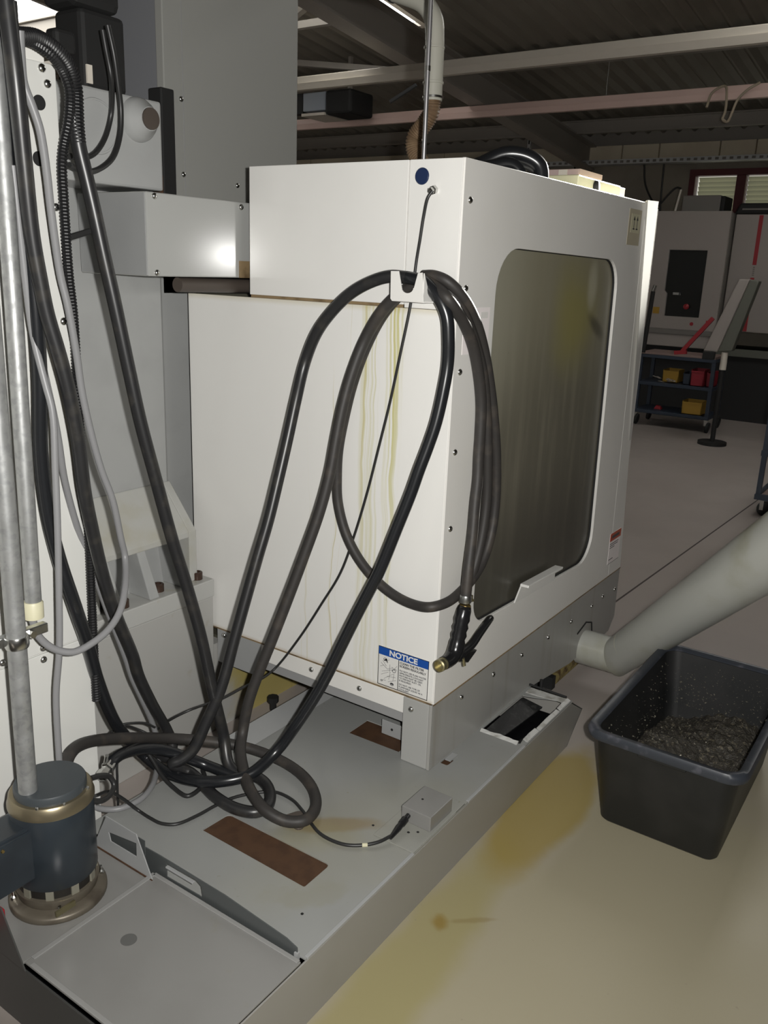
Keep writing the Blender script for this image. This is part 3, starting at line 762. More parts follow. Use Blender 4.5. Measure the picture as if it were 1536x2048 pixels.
# workshop trolley with its boxes
t = thing('workshop_trolley', 'dark blue three-shelf workshop trolley standing behind the machine', 'trolley', (9.1, 2.5, 0))
for z, mt in ((0.70, 'cart_top'), (0.42, 'cart_blue'), (0.13, 'cart_blue')):
    obj('shelf', box(bm_new(), 8.9, 9.35, 2.13, 2.90, z, z + 0.035), G['cart_blue'], t, bevel=0.005)
obj('top_board', box(bm_new(), 8.905, 9.345, 2.14, 2.89, 0.735, 0.757), G['cart_top'], t, bevel=0.003)
for x in (8.92, 9.33):
    for y in (2.15, 2.88):
        obj('post', box(bm_new(), x - 0.018, x + 0.018, y - 0.018, y + 0.018, 0.13, 0.72), G['cart_blue'], t)
        c = obj('caster', lathe(bm_new(), [(0.05, -0.015), (0.055, -0.012), (0.055, 0.012), (0.05, 0.015)], (x, y - 0.02, 0.055), (0, 1, 0.15), 18), G['matt_black'], t, smooth=True)
        obj('fork', box(bm_new(), x - 0.012, x + 0.012, y - 0.02, y + 0.02, 0.07, 0.13), G['steel'], c)
obj('handle_post', rod(bm_new(), (8.88, 2.86, 0.75), (8.88, 2.83, 1.36), 0.022), G['matt_black'], t)
obj('handle_knob', rod(bm_new(), (8.88, 2.83, 1.36), (8.88, 2.815, 1.42), 0.018), G['steel'], t)
def storage_box(label, mt, y0, y1, z, h, x=8.95, d=0.2, group=None):
    t = thing('storage_box', label, 'box', (x, (y0 + y1) / 2, z), group)
    b = bm_new()
    plate(b, [(y0, z), (y1, z), (y1 - .005, z + h), (y0 + .005, z + h)], [], 'X', x + d - .006, x + d)
    plate(b, [(y0, z), (y1, z), (y1 - .005, z + h * .92), (y0 + .005, z + h * .92)], [], 'X', x, x + .006)
    box(b, x, x + d, y0, y0 + .006, z, z + h); box(b, x, x + d, y1 - .006, y1, z, z + h); box(b, x, x + d, y0, y1, z, z + .006)
    obj('box_shell', b, G[mt], t)
    obj('box_rim', box(bm_new(), x - .008, x, y0, y1, z + h * .84, z + h * .92), G[mt], t)
    return t
storage_box('open yellow bin on the lowest shelf of the blue trolley', 'box_yellow', 2.215, 2.41, 0.166, 0.135, x=8.93)
storage_box('yellow bin on the middle trolley shelf with scraps in front', 'box_yellow', 2.51, 2.67, 0.456, 0.13, x=9.02)
storage_box('red bin on the middle trolley shelf, wider of the two', 'box_red', 2.235, 2.36, 0.456, 0.165, x=8.93)
storage_box('red bin on the middle trolley shelf behind the corner post', 'box_red', 2.155, 2.215, 0.456, 0.15, x=8.97)
storage_box('dark blue bin between the yellow and red bins on the trolley', 'cart_blue', 2.38, 2.45, 0.456, 0.12, x=8.98)
b = bm_new()
for k in range(7):
    a = random.random() * 3; x = 8.95 + random.random() * .05; y = 2.53 + random.random() * .16
    beam(b, (x, y, 0.462 + .006 * k), (x + .04 * math.cos(a), y + .07 * math.sin(a), 0.466 + .008 * k), 0.03, 0.004)
tag(obj('paper_scraps', b, G['far_white']), 'pale scraps lying before the yellow bin on the trolley', 'scraps')['kind'] = 'stuff'
b = bm_new(); loft(b, [[(9.0, 2.64, .167), (9.0, 2.72, .167), (9.08, 2.72, .167), (9.08, 2.64, .167)], [(9.02, 2.655, .2), (9.02, 2.70, .21), (9.06, 2.70, .21), (9.06, 2.655, .2)]])
tag(obj('red_rag', b, G['far_red'], bevel=.008), 'small dark red rag on the lowest trolley shelf', 'rag')

# second trolley, only its corner in view
t = thing('tool_trolley', 'blue trolley at the picture edge behind the chute pipe', 'trolley', (6.3, 0.7, 0))
for x in (5.97, 6.6):
    for y in (0.45, 1.04):
        obj('post', box(bm_new(), x - 0.015, x + 0.015, y - 0.015, y + 0.015, 0.12, 0.80), G['cart_blue'], t)
        c = obj('caster', lathe(bm_new(), [(0.042, -0.014), (0.048, -0.01), (0.048, 0.01), (0.042, 0.014)], (x, y - 0.05, 0.048), (1, 0.2, 0), 18), G['matt_black'], t, smooth=True)
        obj('fork', box(bm_new(), x - 0.02, x + 0.02, y - 0.045, y - 0.02, 0.04, 0.105), G['steel'], c)
for z in (0.105, 0.40, 0.78):
    obj('shelf_frame', plate(bm_new(), [(5.95, 0.43), (6.62, 0.43), (6.62, 1.06), (5.95, 1.06)], [[(5.985, 0.46), (6.59, 0.46), (6.59, 1.03), (5.985, 1.03)]], 'Z', z, z + 0.035), G['cart_blue'], t)
obj('shelf_board', box(bm_new(), 5.98, 6.59, 0.46, 1.03, 0.115, 0.13), G['cart_top'], t)

# ================================================================== THE MACHINE
X0, Y0 = 1.811, 1.042
MC = thing('machining_centre', 'white machining centre with a smeared side window and yellow stained rear panel', 'machine', (2.3, 1.6, 0))

# rear face of the splash guard
obj('hood_panel', box(bm_new(), X0 - 0.006, X0 + 0.004, 1.187, 1.696, 1.412, 1.743), G['white_paint'], MC, bevel=0.0015)
obj('corner_panel', box(bm_new(), X0 - 0.003, X0 + 0.004, Y0, 1.1855, 1.405, 1.7435), G['white_paint'], MC, bevel=0.0015)
obj('splash_panel', box(bm_new(), X0, X0 + 0.008, Y0, 1.948, 0.367, 1.404), G['white_paint_stained'], MC, bevel=0.0015)
obj('kick_strip', box(bm_new(), X0 - 0.003, X0 + 0.004, 1.126, 1.66, 0.312, 0.3645), G['white_paint_side'], MC, bevel=0.001)
obj('kick_plate', box(bm_new(), X0 - 0.002, X0 + 0.004, 1.66, 1.85, 0.25, 0.3645), G['column_grey'], MC, bevel=0.001)
obj('under_channel', box(bm_new(), X0 + 0.012, X0 + 0.04, 1.13, 1.86, 0.275, 0.312), G['grey_band'], MC)
obj('corner_post', box(bm_new(), X0 - 0.005, X0 + 0.05, Y0 + 0.007, 1.132, 0.167, 0.364), G['post_grey'], MC, bevel=0.002)
obj('splash_guard_top', box(bm_new(), X0 + 0.004, 3.15, Y0 + 0.004, 1.69, 1.735, 1.743), G['white_paint'], MC)
obj('splash_guard_floor', box(bm_new(), X0 + 0.03, 3.15, Y0 + 0.03, 1.94, 0.30, 0.32), G['inside_dark'], MC)
obj('inner_wall', box(bm_new(), X0 + 0.02, 3.15, 1.935, 1.945, 0.32, 1.42), G['inside_dark'], MC)
obj('inner_wall', box(bm_new(), X0 + 0.02, 3.15, 1.68, 1.69, 1.40, 1.735), G['inside_dark'], MC)

# side face with its rounded window
outer = [(X0 + 0.0005, 0.3665), (3.12, 0.3665), (3.07, 1.7445), (X0 + 0.0005, 1.7445)]
win = rounded([(2.003, 0.532), (2.90, 0.497), (2.868, 1.548), (2.003, 1.559)], [0.075, 0.10, 0.095, 0.115], 8)
obj('side_panel', plate(bm_new(), outer, [win], 'Y', Y0 - 0.004, Y0 + 0.006), G['white_paint_side'], MC, bevel=0.0015)
gk = rounded([(2.003, 0.532), (2.90, 0.497), (2.868, 1.548), (2.003, 1.559)], [0.075, 0.10, 0.095, 0.115], 8)
cx, cz = 2.44, 1.03
inner = [(cx + (p[0] - cx) * 0.994, cz + (p[1] - cz) * 0.996) for p in gk]
obj('window_gasket', plate(bm_new(), gk, [inner], 'Y', Y0 + 0.006, Y0 + 0.016), G['matt_black'], MC)
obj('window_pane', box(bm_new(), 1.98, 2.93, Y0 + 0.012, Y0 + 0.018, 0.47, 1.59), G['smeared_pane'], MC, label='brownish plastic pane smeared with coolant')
obj('inside_bracket', box(bm_new(), 2.70, 2.76, 1.10, 1.16, 1.32, 1.58), G['rail_white'], MC)
obj('inside_beam', beam(bm_new(), (2.66, 1.12, 1.34), (2.86, 1.12, 1.27), 0.05, 0.05), G['matt_black'], MC)
b = bm_new()
prism(b, [(2.262, 0.523), (2.30, 0.566), (2.565, 0.556), (2.562, 0.512)], 'Y', Y0 - 0.010, Y0 - 0.005)
prism(b, [(2.30, 0.566), (2.303, 0.574), (2.568, 0.563), (2.565, 0.556)], 'Y', Y0 - 0.034, Y0 - 0.005)
obj('drip_lip', b, G['sign_white'], MC, bevel=0.001)
# front corner column beside the door
obj('door_pillar', prism(bm_new(), [(3.1205, 0.3665), (3.26, 0.366), (3.10, 1.755), (3.0705, 1.745)], 'Y', Y0 - 0.004, Y0 + 0.006), G['white_paint_side'], MC, bevel=0.0015)
b = bm_new()
def door_ring(x0, x1, z0, z1):
    y0_, y1_ = 1.0203 + 0.1 * (x0 - 3.03), 1.0203 + 0.1 * (x1 - 3.03)
    return [(x0, y0_, z0), (x1, y1_, z1), (x1, Y0 + 0.03, z1), (x0 + 0.03, Y0 - 0.0045, z0)]
loft(b, [door_ring(3.176, 3.192, 0.90, 0.90), door_ring(3.112, 3.193, 1.33, 1.33), door_ring(3.030, 3.194, 1.748, 1.757)])
obj('door_edge', b, G['white_paint'], MC)
obj('door_panel', box(bm_new(), 3.15, 3.25, Y0 + 0.01, 1.9, 0.32, 1.735), G['white_paint'], MC)

# grey apron along the side, cut out where the chute leaves
ap = [(2.445, 0.158), (2.80, 0.112), (3.205, 0.105), (3.258, 0.155), (3.258, 0.3645), (X0 - 0.005, 0.3645), (X0 - 0.005, 0.167)]
obj('apron', prism(bm_new(), ap, 'Y', Y0 - 0.003, Y0 + 0.006), G['apron_grey'], MC, bevel=0.001)
b = bm_new(); tube(b, [(2.85, Y0 - 0.0035, 0.215), (2.93, Y0 - 0.0035, 0.235), (2.99, Y0 - 0.0035, 0.215), (3.01, Y0 - 0.0035, 0.15)], 0.0035, 6)
obj('cutout_edge', b, G['matt_black'], MC)
b = bm_new(); box(b, X0 - 0.002, 3.258, Y0 - 0.0055, Y0 - 0.003, 0.3640, 0.3668); obj('panel_seam', b, G['brown_stain'], MC)
b = bm_new(); box(b, X0 - 0.0025, X0 + 0.002, 1.044, 1.945, 0.3646, 0.3668); obj('panel_seam', b, G['brown_stain'], MC)
b = bm_new(); box(b, X0 - 0.001, X0 + 0.002, 1.19, 1.696, 1.4045, 1.4118); obj('panel_seam', b, G['brown_stain'], MC)

obj('base_sill', box(bm_new(), 2.80, 3.20, 1.092, 1.60, 0.0, 0.045), G['stained_sill'], MC, bevel=0.004, label='yellow brown stained sill under the apron')
obj('sill_foot', box(bm_new(), 2.77, 2.80, 1.085, 1.16, 0.0, 0.05), G['matt_black'], MC)
# dome screws
def dome(nrm, r=0.0085):
    b = bm_new(); lathe(b, [(r, 0), (r, 0.001), (r * .9, 0.003), (r * .6, 0.0052), (r * .2, 0.006)], (0, 0, 0), nrm, 14); return b
sY = obj('screw', dome((0, -1, 0)), G['steel'], MC, smooth=True, angle=80)
copies(sY, [(x, Y0 - 0.004, z) for x, z in ((1.842, 1.655), (1.846, 1.457), (1.842, 1.259), (1.842, 1.059), (1.842, 0.858),
       (1.967, 0.326), (2.164, 0.320), (2.362, 0.311), (2.570, 0.300), (2.772, 0.290), (2.970, 0.288), (3.083, 0.292), (3.218, 0.283))], MC)
sX = obj('screw', dome((-1, 0, 0)), G['steel'], MC, smooth=True, angle=80)
copies(sX, [(X0 - 0.003, y, z) for y, z in ((1.820, 0.349), (1.46, 0.342), (1.283, 0.338))] + [(X0 - 0.006, 1.105, 0.334)], MC)

# blind plug and cable gland near the top corner
obj('blind_plug', lathe(bm_new(), [(0.019, 0), (0.019, 0.002), (0.017, 0.004)], (X0 - 0.003, 1.150, 1.706), (-1, 0, 0), 28), G['blue_plug'], MC, smooth=True, label='round dark blue blind plug')
b = bm_new(); lathe(b, [(0.0105, 0), (0.0105, 0.008), (0.008, 0.009), (0.008, 0.018), (0.005, 0.021)], (X0 - 0.003, 1.114, 1.676), (-1, 0.15, -0.25), 6)
obj('cable_gland', b, G['steel'], MC)

# white hose hook: a folded plate with a U cut in its front
b = bm_new()
HX = 1.720
u = [(1.168, 1.4905), (1.1665, 1.428), (1.162, 1.423), (1.074, 1.425), (1.081, 1.490), (1.093, 1.488), (1.102, 1.455)]
for k in range(9):
    a = math.pi * k / 8
    u.append((1.120 - 0.0165 * math.cos(a), 1.455 - 0.0125 * math.sin(a)))
u += [(1.146, 1.491)]
prism(b, u, 'X', HX - 0.002, HX + 0.002)
prism(b, [(HX, 1.0745), (HX, 1.1635), (X0 - 0.003, 1.1635), (X0 - 0.003, 1.050)], 'Z', 1.4225, 1.4265)
prism(b, [(HX, 1.425), (X0 - .003, 1.425), (X0 - .003, 1.452), (HX + .02, 1.452), (HX, 1.489)], 'Y', 1.0755, 1.0785)
hook = obj('hose_hook', b, G['sign_white'], MC, bevel=0.0015, label='white folded hook holding the hoses')

# the notice plate
sg = obj('notice_sign', box(bm_new(), X0 - 0.0012, X0, 1.058, 1.2225, 0.3735, 0.490), G['sign_white'], MC, label='white notice sign with a blue header')
obj('sign_header', box(bm_new(), X0 - 0.0020, X0 - 0.0012, 1.0595, 1.221, 0.4655, 0.4885), G['sign_blue'], sg)
b = bm_new()
for (y0, y1, z0, z1) in ((1.058, 1.2225, 0.3735, 0.3752), (1.058, 1.2225, 0.4885, 0.490), (1.058, 1.0597, 0.3735, 0.490), (1.2208, 1.2225, 0.3735, 0.490), (1.1535, 1.1553, 0.375, 0.466)):
    box(b, X0 - 0.0019, X0 - 0.0012, y0, y1, z0, z1)
obj('sign_border', b, G['print_black'], sg)
RX, UP = (0, -1, 0), (0, 0, 1)
xs = X0 - 0.0023
text('sign_title', 'NOTICE', 0.0225, (xs, 1.140, 0.4768), RX, UP, G['sign_white'], sg, 'CENTER', bold=0.0007, width=1.12)
z = 0.4585
for s_ in ('CLEAN THE FILTER', 'SCREEN REGULARLY'):
    text('sign_text', s_, 0.0092, (xs, 1.1505, z), RX, UP, G['print_black'], sg, bold=0.0001); z -= 0.0095
z -= 0.004
for s_ in ('DO NOT USE PLAIN WATER', 'APPROPRIATE COOLANT', 'MIXTURE MUST BE USED', 'TO PREVENT RUST. OIL', 'IS REQUIRED.'):
    text('sign_text', s_, 0.0068, (xs, 1.1505, z), RX, UP, G['print_grey'], sg); z -= 0.0074
z -= 0.004
for s_ in ('DO NOT USE TYPE OF', 'FLAMMABLE LIQUID AS A', 'COOLANT.'):
    text('sign_text', s_, 0.0068, (xs, 1.1505, z), RX, UP, G['print_grey'], sg); z -= 0.0074
b = bm_new()
def ink(a, c, w=0.0007):
    beam(b, (xs + .0006, 1.221 - a[0], 0.375 + a[1]), (xs + .0006, 1.221 - c[0], 0.375 + c[1]), 0.0004, w, (0, 0.3, 1))
for a, c in (((.008, .066), (.030, .052)), ((.030, .052), (.048, .060)), ((.022, .070), (.036, .082)), ((.012, .040), (.060, .060)), ((.010, .030), (.034, .044)),
             ((.020, .020), (.052, .044)), ((.038, .068), (.038, .044)), ((.046, .050), (.062, .070)), ((.030, .030), (.058, .034)), ((.036, .022), (.040, .046)),
             ((.050, .022), (.053, .044)), ((.010, .014), (.026, .016)), ((.034, .014), (.060, .026)), ((.006, .054), (.018, .060)), ((.044, .062), (.062, .056)), ((.026, .060), (.014, .074))):
    ink(a, c)
for k in range(5):
    ink((.018 + .002 * k, .074 + .002 * k), (.026 + .001 * k, .082 - .003 * k), 0.0022)
for k in range(4):
    ink((.042 + .003 * k, .009), (.044 + .002 * k, .014), 0.0022)
for (cy, cz_, r) in ((.022, .079, .0055), (.047, .0105, .0055), (.012, .012, .003), (.052, .052, .006)):
    for k in range(8):
        a = 2 * math.pi * k / 8; a2 = 2 * math.pi * (k + 1) / 8
        ink((cy + r * math.cos(a), cz_ + r * .7 * math.sin(a)), (cy + r * math.cos(a2), cz_ + r * .7 * math.sin(a2)), 0.0014)
d = obj('sign_drawing', b, G['print_grey'], sg); d['kind'] = 'stuff'

# small stickers on the side
RY = (1, 0, 0)
ys = Y0 - 0.0045
tp = obj('arrow_label', box(bm_new(), 2.915, 3.035, Y0 - 0.0047, Y0 - 0.004, 1.600, 1.715), G['old_tape'], MC, label='small cream label with two upright arrows')
obj('label_card', box(bm_new(), 2.938, 3.022, Y0 - 0.0052, Y0 - 0.0047, 1.640, 1.700), G['cream_label'], tp)
b = bm_new()
for x in (2.966, 2.996):
    box(b, x - .0018, x + .0018, ys - .0012, ys - .0006, 1.654, 1.686)
    prism(b, [(x - .008, 1.680), (x + .008, 1.680), (x, 1.694)], 'Y', ys - .0012, ys - .0006)
    box(b, x - .009, x + .009, ys - .0012, ys - .0006, 1.650, 1.654)
obj('label_arrows', b, G['print_black'], tp)
fs = obj('plain_sticker', box(bm_new(), 1.847, 1.978, Y0 - 0.0047, Y0 - 0.004, 1.300, 1.411), G['faint_sticker'], MC, label='blank pale sticker half behind the hoses')
obj('sticker_print', box(bm_new(), 1.93, 1.968, Y0 - 0.0050, Y0 - 0.0046, 1.385, 1.400), G['white_paint_side'], fs)
wl = obj('warning_label', box(bm_new(), 3.093, 3.213, Y0 - 0.0048, Y0 - 0.004, 0.420, 0.545), G['faint_sticker'], MC, label='white warning label with a red header')
obj('warning_header', box(bm_new(), 3.093, 3.211, Y0 - 0.0054, Y0 - 0.0048, 0.513, 0.545), G['warn_red'], wl)
b = bm_new()
box(b, 3.112, 3.192, Y0 - 0.0058, Y0 - 0.0053, 0.523, 0.534)
for k, (w, zz) in enumerate(((.09, .500), (.085, .492), (.05, .484), (.045, .436))):
    box(b, 3.10, 3.10 + w, Y0 - 0.0053, Y0 - 0.0048, zz, zz + .003)
box(b, 3.093, 3.213, Y0 - 0.0053, Y0 - 0.0048, 0.420, 0.4215)
obj('warning_print', b, G['print_grey'], wl)['kind'] = 'stuff'

# column, head block, boxes behind the splash guard
obj('column_cover', box(bm_new(), 1.79, 2.36, 2.0, 2.03, 1.665, 2.95), G['cover_grey'], MC, bevel=0.003)
obj('column_seam', box(bm_new(), 1.858, 1.860, 1.9985, 2.001, 1.665, 2.95), G['grey_band'], MC)
obj('column_casting', box(bm_new(), 1.792, 2.355, 2.03, 2.33, 1.4, 2.95), G['column_blue_grey'], MC)
obj('column_casting', box(bm_new(), 1.20, 1.764, 2.0, 2.6, 0.825, 1.70), G['casting_paint'], MC, bevel=0.012)
obj('column_web', box(bm_new(), 1.764, 2.3, 2.03, 2.55, 0.30, 1.66), G['casting_paint'], MC)
cs = obj('screw', dome((0, -1, 0), 0.008), G['steel'], MC, smooth=True, angle=80)
copies(cs, [(x, 2.0, z) for x, z in ((1.851, 1.935), (1.853, 1.735), (2.075, 1.725))], MC)
obj('way_cover', box(bm_new(), 1.738, 1.786, 1.955, 2.005, 1.60, 1.945), G['matt_black'], MC, bevel=0.004)
obj('way_edge', box(bm_new(), 1.728, 1.737, 1.956, 1.99, 1.60, 1.72), G['rust'], MC)
hb = obj('head_block', box(bm_new(), 1.15, 1.60, 1.80, 2.0, 1.664, 1.874), G['casting_paint'], MC, bevel=0.006)
b = bm_new(); lathe(b, [(0.052, 0), (0.050, 0.010), (0.043, 0.022), (0.032, 0.034), (0.027, 0.044)], (1.525, 1.80, 1.822), (0, -1, 0), 32)
obj('round_boss', b, G['casting_paint'], hb, smooth=True)
obj('boss_plug', lathe(bm_new(), [(0.025, 0), (0.025, 0.006), (0.008, 0.007)], (1.525, 1.757, 1.822), (0, -1, 0), 24), G['pipe_brown'], hb, smooth=True)
b = bm_new(); lathe(b, [(0.062, 0), (0.060, 0.003), (0.056, 0.003), (0.056, 0.001)], (1.40, 1.80, 1.79), (0, -1, 0), 40)
obj('cast_ring', b, G['casting_paint'], hb, smooth=True)
sb = obj('chip_guard_box', box(bm_new(), 1.474, 2.02, 1.722, 1.985, 1.455, 1.653), G['guard_paint'], MC, bevel=0.003)
obj('guard_box_end', box(bm_new(), 1.4705, 1.4745, 1.726, 1.98, 1.458, 1.650), G['column_grey'], sb)
for x, z in ((1.50, 1.644), (1.80, 1.640), (1.50, 1.464)):
    o = cs.copy(); COL.objects.link(o); o.location = (x, 1.722, z)
obj('drain_tube', tube(bm_new(), [(1.60, 1.76, 1.434), (2.0, 1.76, 1.430)], 0.019, 16), G['pipe_brown'], MC, smooth=True)
obj('rust_patch', box(bm_new(), 1.79, 1.835, 1.717, 1.722, 1.455, 1.50), G['brown_stain'], MC)

# foot of the column: sloping casting with ribs, ledge, bolts, base
b = bm_new()
prism(b, [(2.0, 0.835), (1.888, 0.697), (1.888, 0.535), (2.1, 0.535), (2.1, 0.835)], 'X', 1.20, 1.40)
prism(b, [(2.0, 0.835), (1.888, 0.697), (1.888, 0.535), (2.1, 0.535), (2.1, 0.835)], 'X', 1.765 - 0.03, 1.765)
prism(b, [(2.0, 0.835), (1.888, 0.697), (1.888, 0.68), (2.1, 0.68), (2.1, 0.835)], 'X', 1.40, 1.735)
obj('column_foot', b, G['casting_yellowed'], MC, bevel=0.003)
obj('foot_recess', box(bm_new(), 1.40, 1.74, 1.955, 2.1, 0.53, 0.69), G['casting_paint'], MC)
for x0 in (1.405, 1.535, 1.665):
    b = bm_new(); loft(b, [[(x0, 1.89, 0.685), (x0 + .03, 1.89, 0.685), (x0 + .03, 1.96, 0.685), (x0, 1.96, 0.685)],
                           [(x0 + .02, 1.862, 0.535), (x0 + .055, 1.862, 0.535), (x0 + .055, 1.96, 0.535), (x0 + .02, 1.96, 0.535)]])
    obj('foot_rib', b, G['casting_paint'], MC, bevel=0.003)
obj('base_ledge', box(bm_new(), 1.15, 1.803, 1.853, 2.1, 0.477, 0.535), G['ledge_paint'], MC, bevel=0.003)
obj('machine_base', box(bm_new(), 1.15, 1.800, 1.857, 2.6, 0.0, 0.476), G['base_paint'], MC, bevel=0.003)
obj('base_under_guard', box(bm_new(), 1.800, 3.1, 1.857, 2.6, 0.0, 0.31), G['base_paint'], MC)
bt = obj('foot_bolt', lathe(bm_new(), [(0.017, 0), (0.017, 0.022), (0.015, 0.024), (0.010, 0.024), (0.010, 0.012)], (0, 0, 0), (0, 0, 1), 20), G['bolt_brown'], MC, smooth=True)
copies(bt, [(1.622, 1.905, 0.535), (1.768, 1.893, 0.535), (1.475, 1.885, 0.535)], MC)
obj('levelling_bolt', lathe(bm_new(), [(0.012, 0.0), (0.012, 0.03), (0.02, 0.03), (0.02, 0.05)], (2.02, 1.80, 0.0), (0, 0, 1), 8), G['matt_black'], MC)

# head motor, black, with a plug and its two cables
hm = obj('head_motor', box(bm_new(), 1.395, 1.522, 1.83, 1.93, 1.874, 2.045), G['matt_black'], MC, bevel=0.012, label='black motor above the head block')
obj('motor_plug', box(bm_new(), 1.318, 1.375, 1.82, 1.86, 1.935, 1.985), G['matt_black'], MC, bevel=0.01)
obj('motor_label', box(bm_new(), 1.403, 1.418, 1.826, 1.831, 1.885, 1.925), G['rail_white'], hm)
obj('motor_cap', box(bm_new(), 1.37, 1.51, 1.825, 1.94, 2.045, 2.3), G['matt_black'], MC, bevel=0.02)
for key in ('block_cable_a', 'block_cable_b'):
    obj('head_cable', tube(bm_new(), smooth_path(PATHS[key]), 0.0065, 10), G['dark_cable'], MC, smooth=True)

# ================================================================== ELECTRICAL CABINET
EC = thing('electrical_cabinet', 'white electrical cabinet with cables and conduits running down its front', 'cabinet', (0.85, 1.75, 0.0))
obj('cabinet_shell', box(bm_new(), 0.35, 1.150, 1.606, 1.95, 0.12, 1.85), G['cabinet_white'], EC, bevel=0.003)
obj('cabinet_panel', box(bm_new(), 0.35, 1.155, 1.600, 1.606, 0.641, 1.856), G['cabinet_white'], EC, bevel=0.002)
obj('cabinet_panel', box(bm_new(), 0.35, 1.155, 1.600, 1.606, 0.13, 0.638), G['cabinet_white'], EC, bevel=0.002)
obj('top_flange', box(bm_new(), 0.9, 1.135, 1.605, 1.66, 1.856, 1.89), G['white_paint_side'], EC, bevel=0.002)
es = obj('screw', dome((0, -1, 0), 0.0085), G['steel'], EC, smooth=True, angle=80)
copies(es, [(x, 1.600, z) for x, z in ((1.124, 1.845), (1.134, 1.819), (1.135, 1.591), (1.136, 1.364), (1.140, 0.676), (1.029, 0.653), (1.028, 0.625), (0.931, 0.654))], EC)
eh = obj('knockout_hole', lathe(bm_new(), [(0.014, 0), (0.014, 0.0006)], (0, 0, 0), (0, -1, 0), 24), G['matt_black'], EC)
copies(eh, [(1.113, 1.5998, 1.782), (1.104, 1.5998, 1.679)], EC)

# conduits
t = thing('motor_conduit', 'galvanised conduit pipe running down into the blue pump motor', 'conduit', (0.862, 1.432, 0.45))
obj('conduit_pipe', tube(bm_new(), [(0.862, 1.432, 0.44), (0.869, 1.433, 1.0), (0.872, 1.434, 2.4)], 0.0185, 20), G['galvanised'], t, smooth=True)
cl = obj('pipe_clamp', lathe(bm_new(), [(0.0215, -0.012), (0.023, -0.008), (0.023, 0.008), (0.0215, 0.012)], (0.867, 1.433, 0.775), (0, 0, 1), 20), G['steel'], t, smooth=True)
obj('clamp_bar', box(bm_new(), 0.80, 0.945, 1.445, 1.462, 0.765, 0.785), G['zinc'], t, bevel=0.002)
o = obj('clamp_bolt', lathe(bm_new(), [(0.008, 0), (0.008, 0.012)], (0.905, 1.446, 0.775), (0, -1, 0), 6), G['steel'], t)
t = thing('cable_conduit', 'galvanised conduit ending in a pale bush that the grey cable enters', 'conduit', (0.95, 1.5, 0.8))
obj('conduit_pipe', tube(bm_new(), [(0.951, 1.5, 0.80), (0.960, 1.5, 1.40), (0.966, 1.5, 2.4)], 0.0165, 20), G['galvanised'], t, smooth=True)
obj('end_bush', lathe(bm_new(), [(0.013, -0.012), (0.020, -0.010), (0.0205, 0.022), (0.018, 0.026)], (0.950, 1.5, 0.79), (0, 0, 1), 20), G['cream_label'], t, smooth=True)
# hoses and cables on and below the cabinet
def hose(name, label, key, r, mt, cat='hose', seg=14, group=None):
    return tag(obj(name, tube(bm_new(), smooth_path(PATHS[key]), r, seg), G[mt], smooth=True, angle=80), label, cat, group)
hose('supply_hose', 'glossy black hose curving from the floor coil up over the front of the white hook', 'supply_hose', 0.0152, 'shiny_rubber')
rh = hose('return_hose', 'black hose slanting before the grey column, looping up to the hook from the left', 'return_hose', 0.0152, 'black_rubber')
hose('feed_hose', 'black hose hanging in front of the white cabinet down to the tangle', 'feed_hose', 0.0145, 'black_rubber')
hose('loop_hose', 'dull black hose hung in a long oval loop around the machine corner', 'loop_hose', 0.0136, 'dull_rubber')
t = thing('wash_hose', 'dull black wash hose with a pistol nozzle, coiled widely on the tank', 'hose', (1.4, 1.25, 0.17))
obj('hose_tube', tube(bm_new(), smooth_path(PATHS['coil_hose']), 0.0146, 14), G['dull_rubber'], t, smooth=True, angle=80)
# pistol nozzle: knuckled grip, bent head, lever
N0 = Vector(PATHS['coil_hose'][-1])
obj('hose_clip', lathe(bm_new(), [(0.0152, -0.010), (0.0162, -0.006), (0.0162, 0.006), (0.0152, 0.010)], N0 + Vector((0, 0, 0.004)), (0.06, 0, 1), 18), G['zinc'], t, smooth=True)
b = bm_new(); box(b, N0.x + 0.013, N0.x + 0.03, N0.y - 0.006, N0.y + 0.006, N0.z - 0.005, N0.z + 0.006); lathe(b, [(0.004, 0), (0.004, 0.016)], (N0.x + 0.03, N0.y, N0.z - 0.004), (0.6, 0, -0.5), 8)
obj('clip_screw', b, G['dull_brass'], t)
obj('brass_collar', lathe(bm_new(), [(0.0135, 0), (0.016, -0.004), (0.016, -0.010), (0.0145, -0.014)], N0 + Vector((0, 0, -0.012)), (0.06, 0, 1), 18), G['brass'], t, smooth=True)
grip = [(1.8525, 0.655), (1.849, 0.645), (1.844, 0.633), (1.840, 0.622), (1.837, 0.612), (1.8345, 0.602), (1.832, 0.592), (1.829, 0.582), (1.826, 0.572), (1.823, 0.562), (1.820, 0.552), (1.815, 0.541), (1.806, 0.532), (1.793, 0.527), (1.778, 0.5255), (1.760, 0.527)]
gr = [0.0165, 0.0195, 0.0200, 0.0218, 0.0186, 0.0218, 0.0184, 0.0216, 0.0184, 0.0215, 0.0215, 0.0220, 0.0210, 0.0192, 0.0182, 0.0176]
b = bm_new(); tube(b, [(x, 0.985, z) for x, z in grip], lambda i, q: gr[i], 18)
nz = obj('nozzle_body', b, G['black_plastic'], t, smooth=True, angle=80)
b = bm_new(); lathe(b, [(0.0135, 0), (0.0165, 0.003), (0.0165, 0.008), (0.0152, 0.010), (0.0165, 0.012), (0.0165, 0.024), (0.013, 0.026), (0.0115, 0.012)], (1.759, 0.985, 0.527), (-1, 0, 0.06), 22)
obj('nozzle_tip', b, G['dull_brass'], nz, smooth=True)
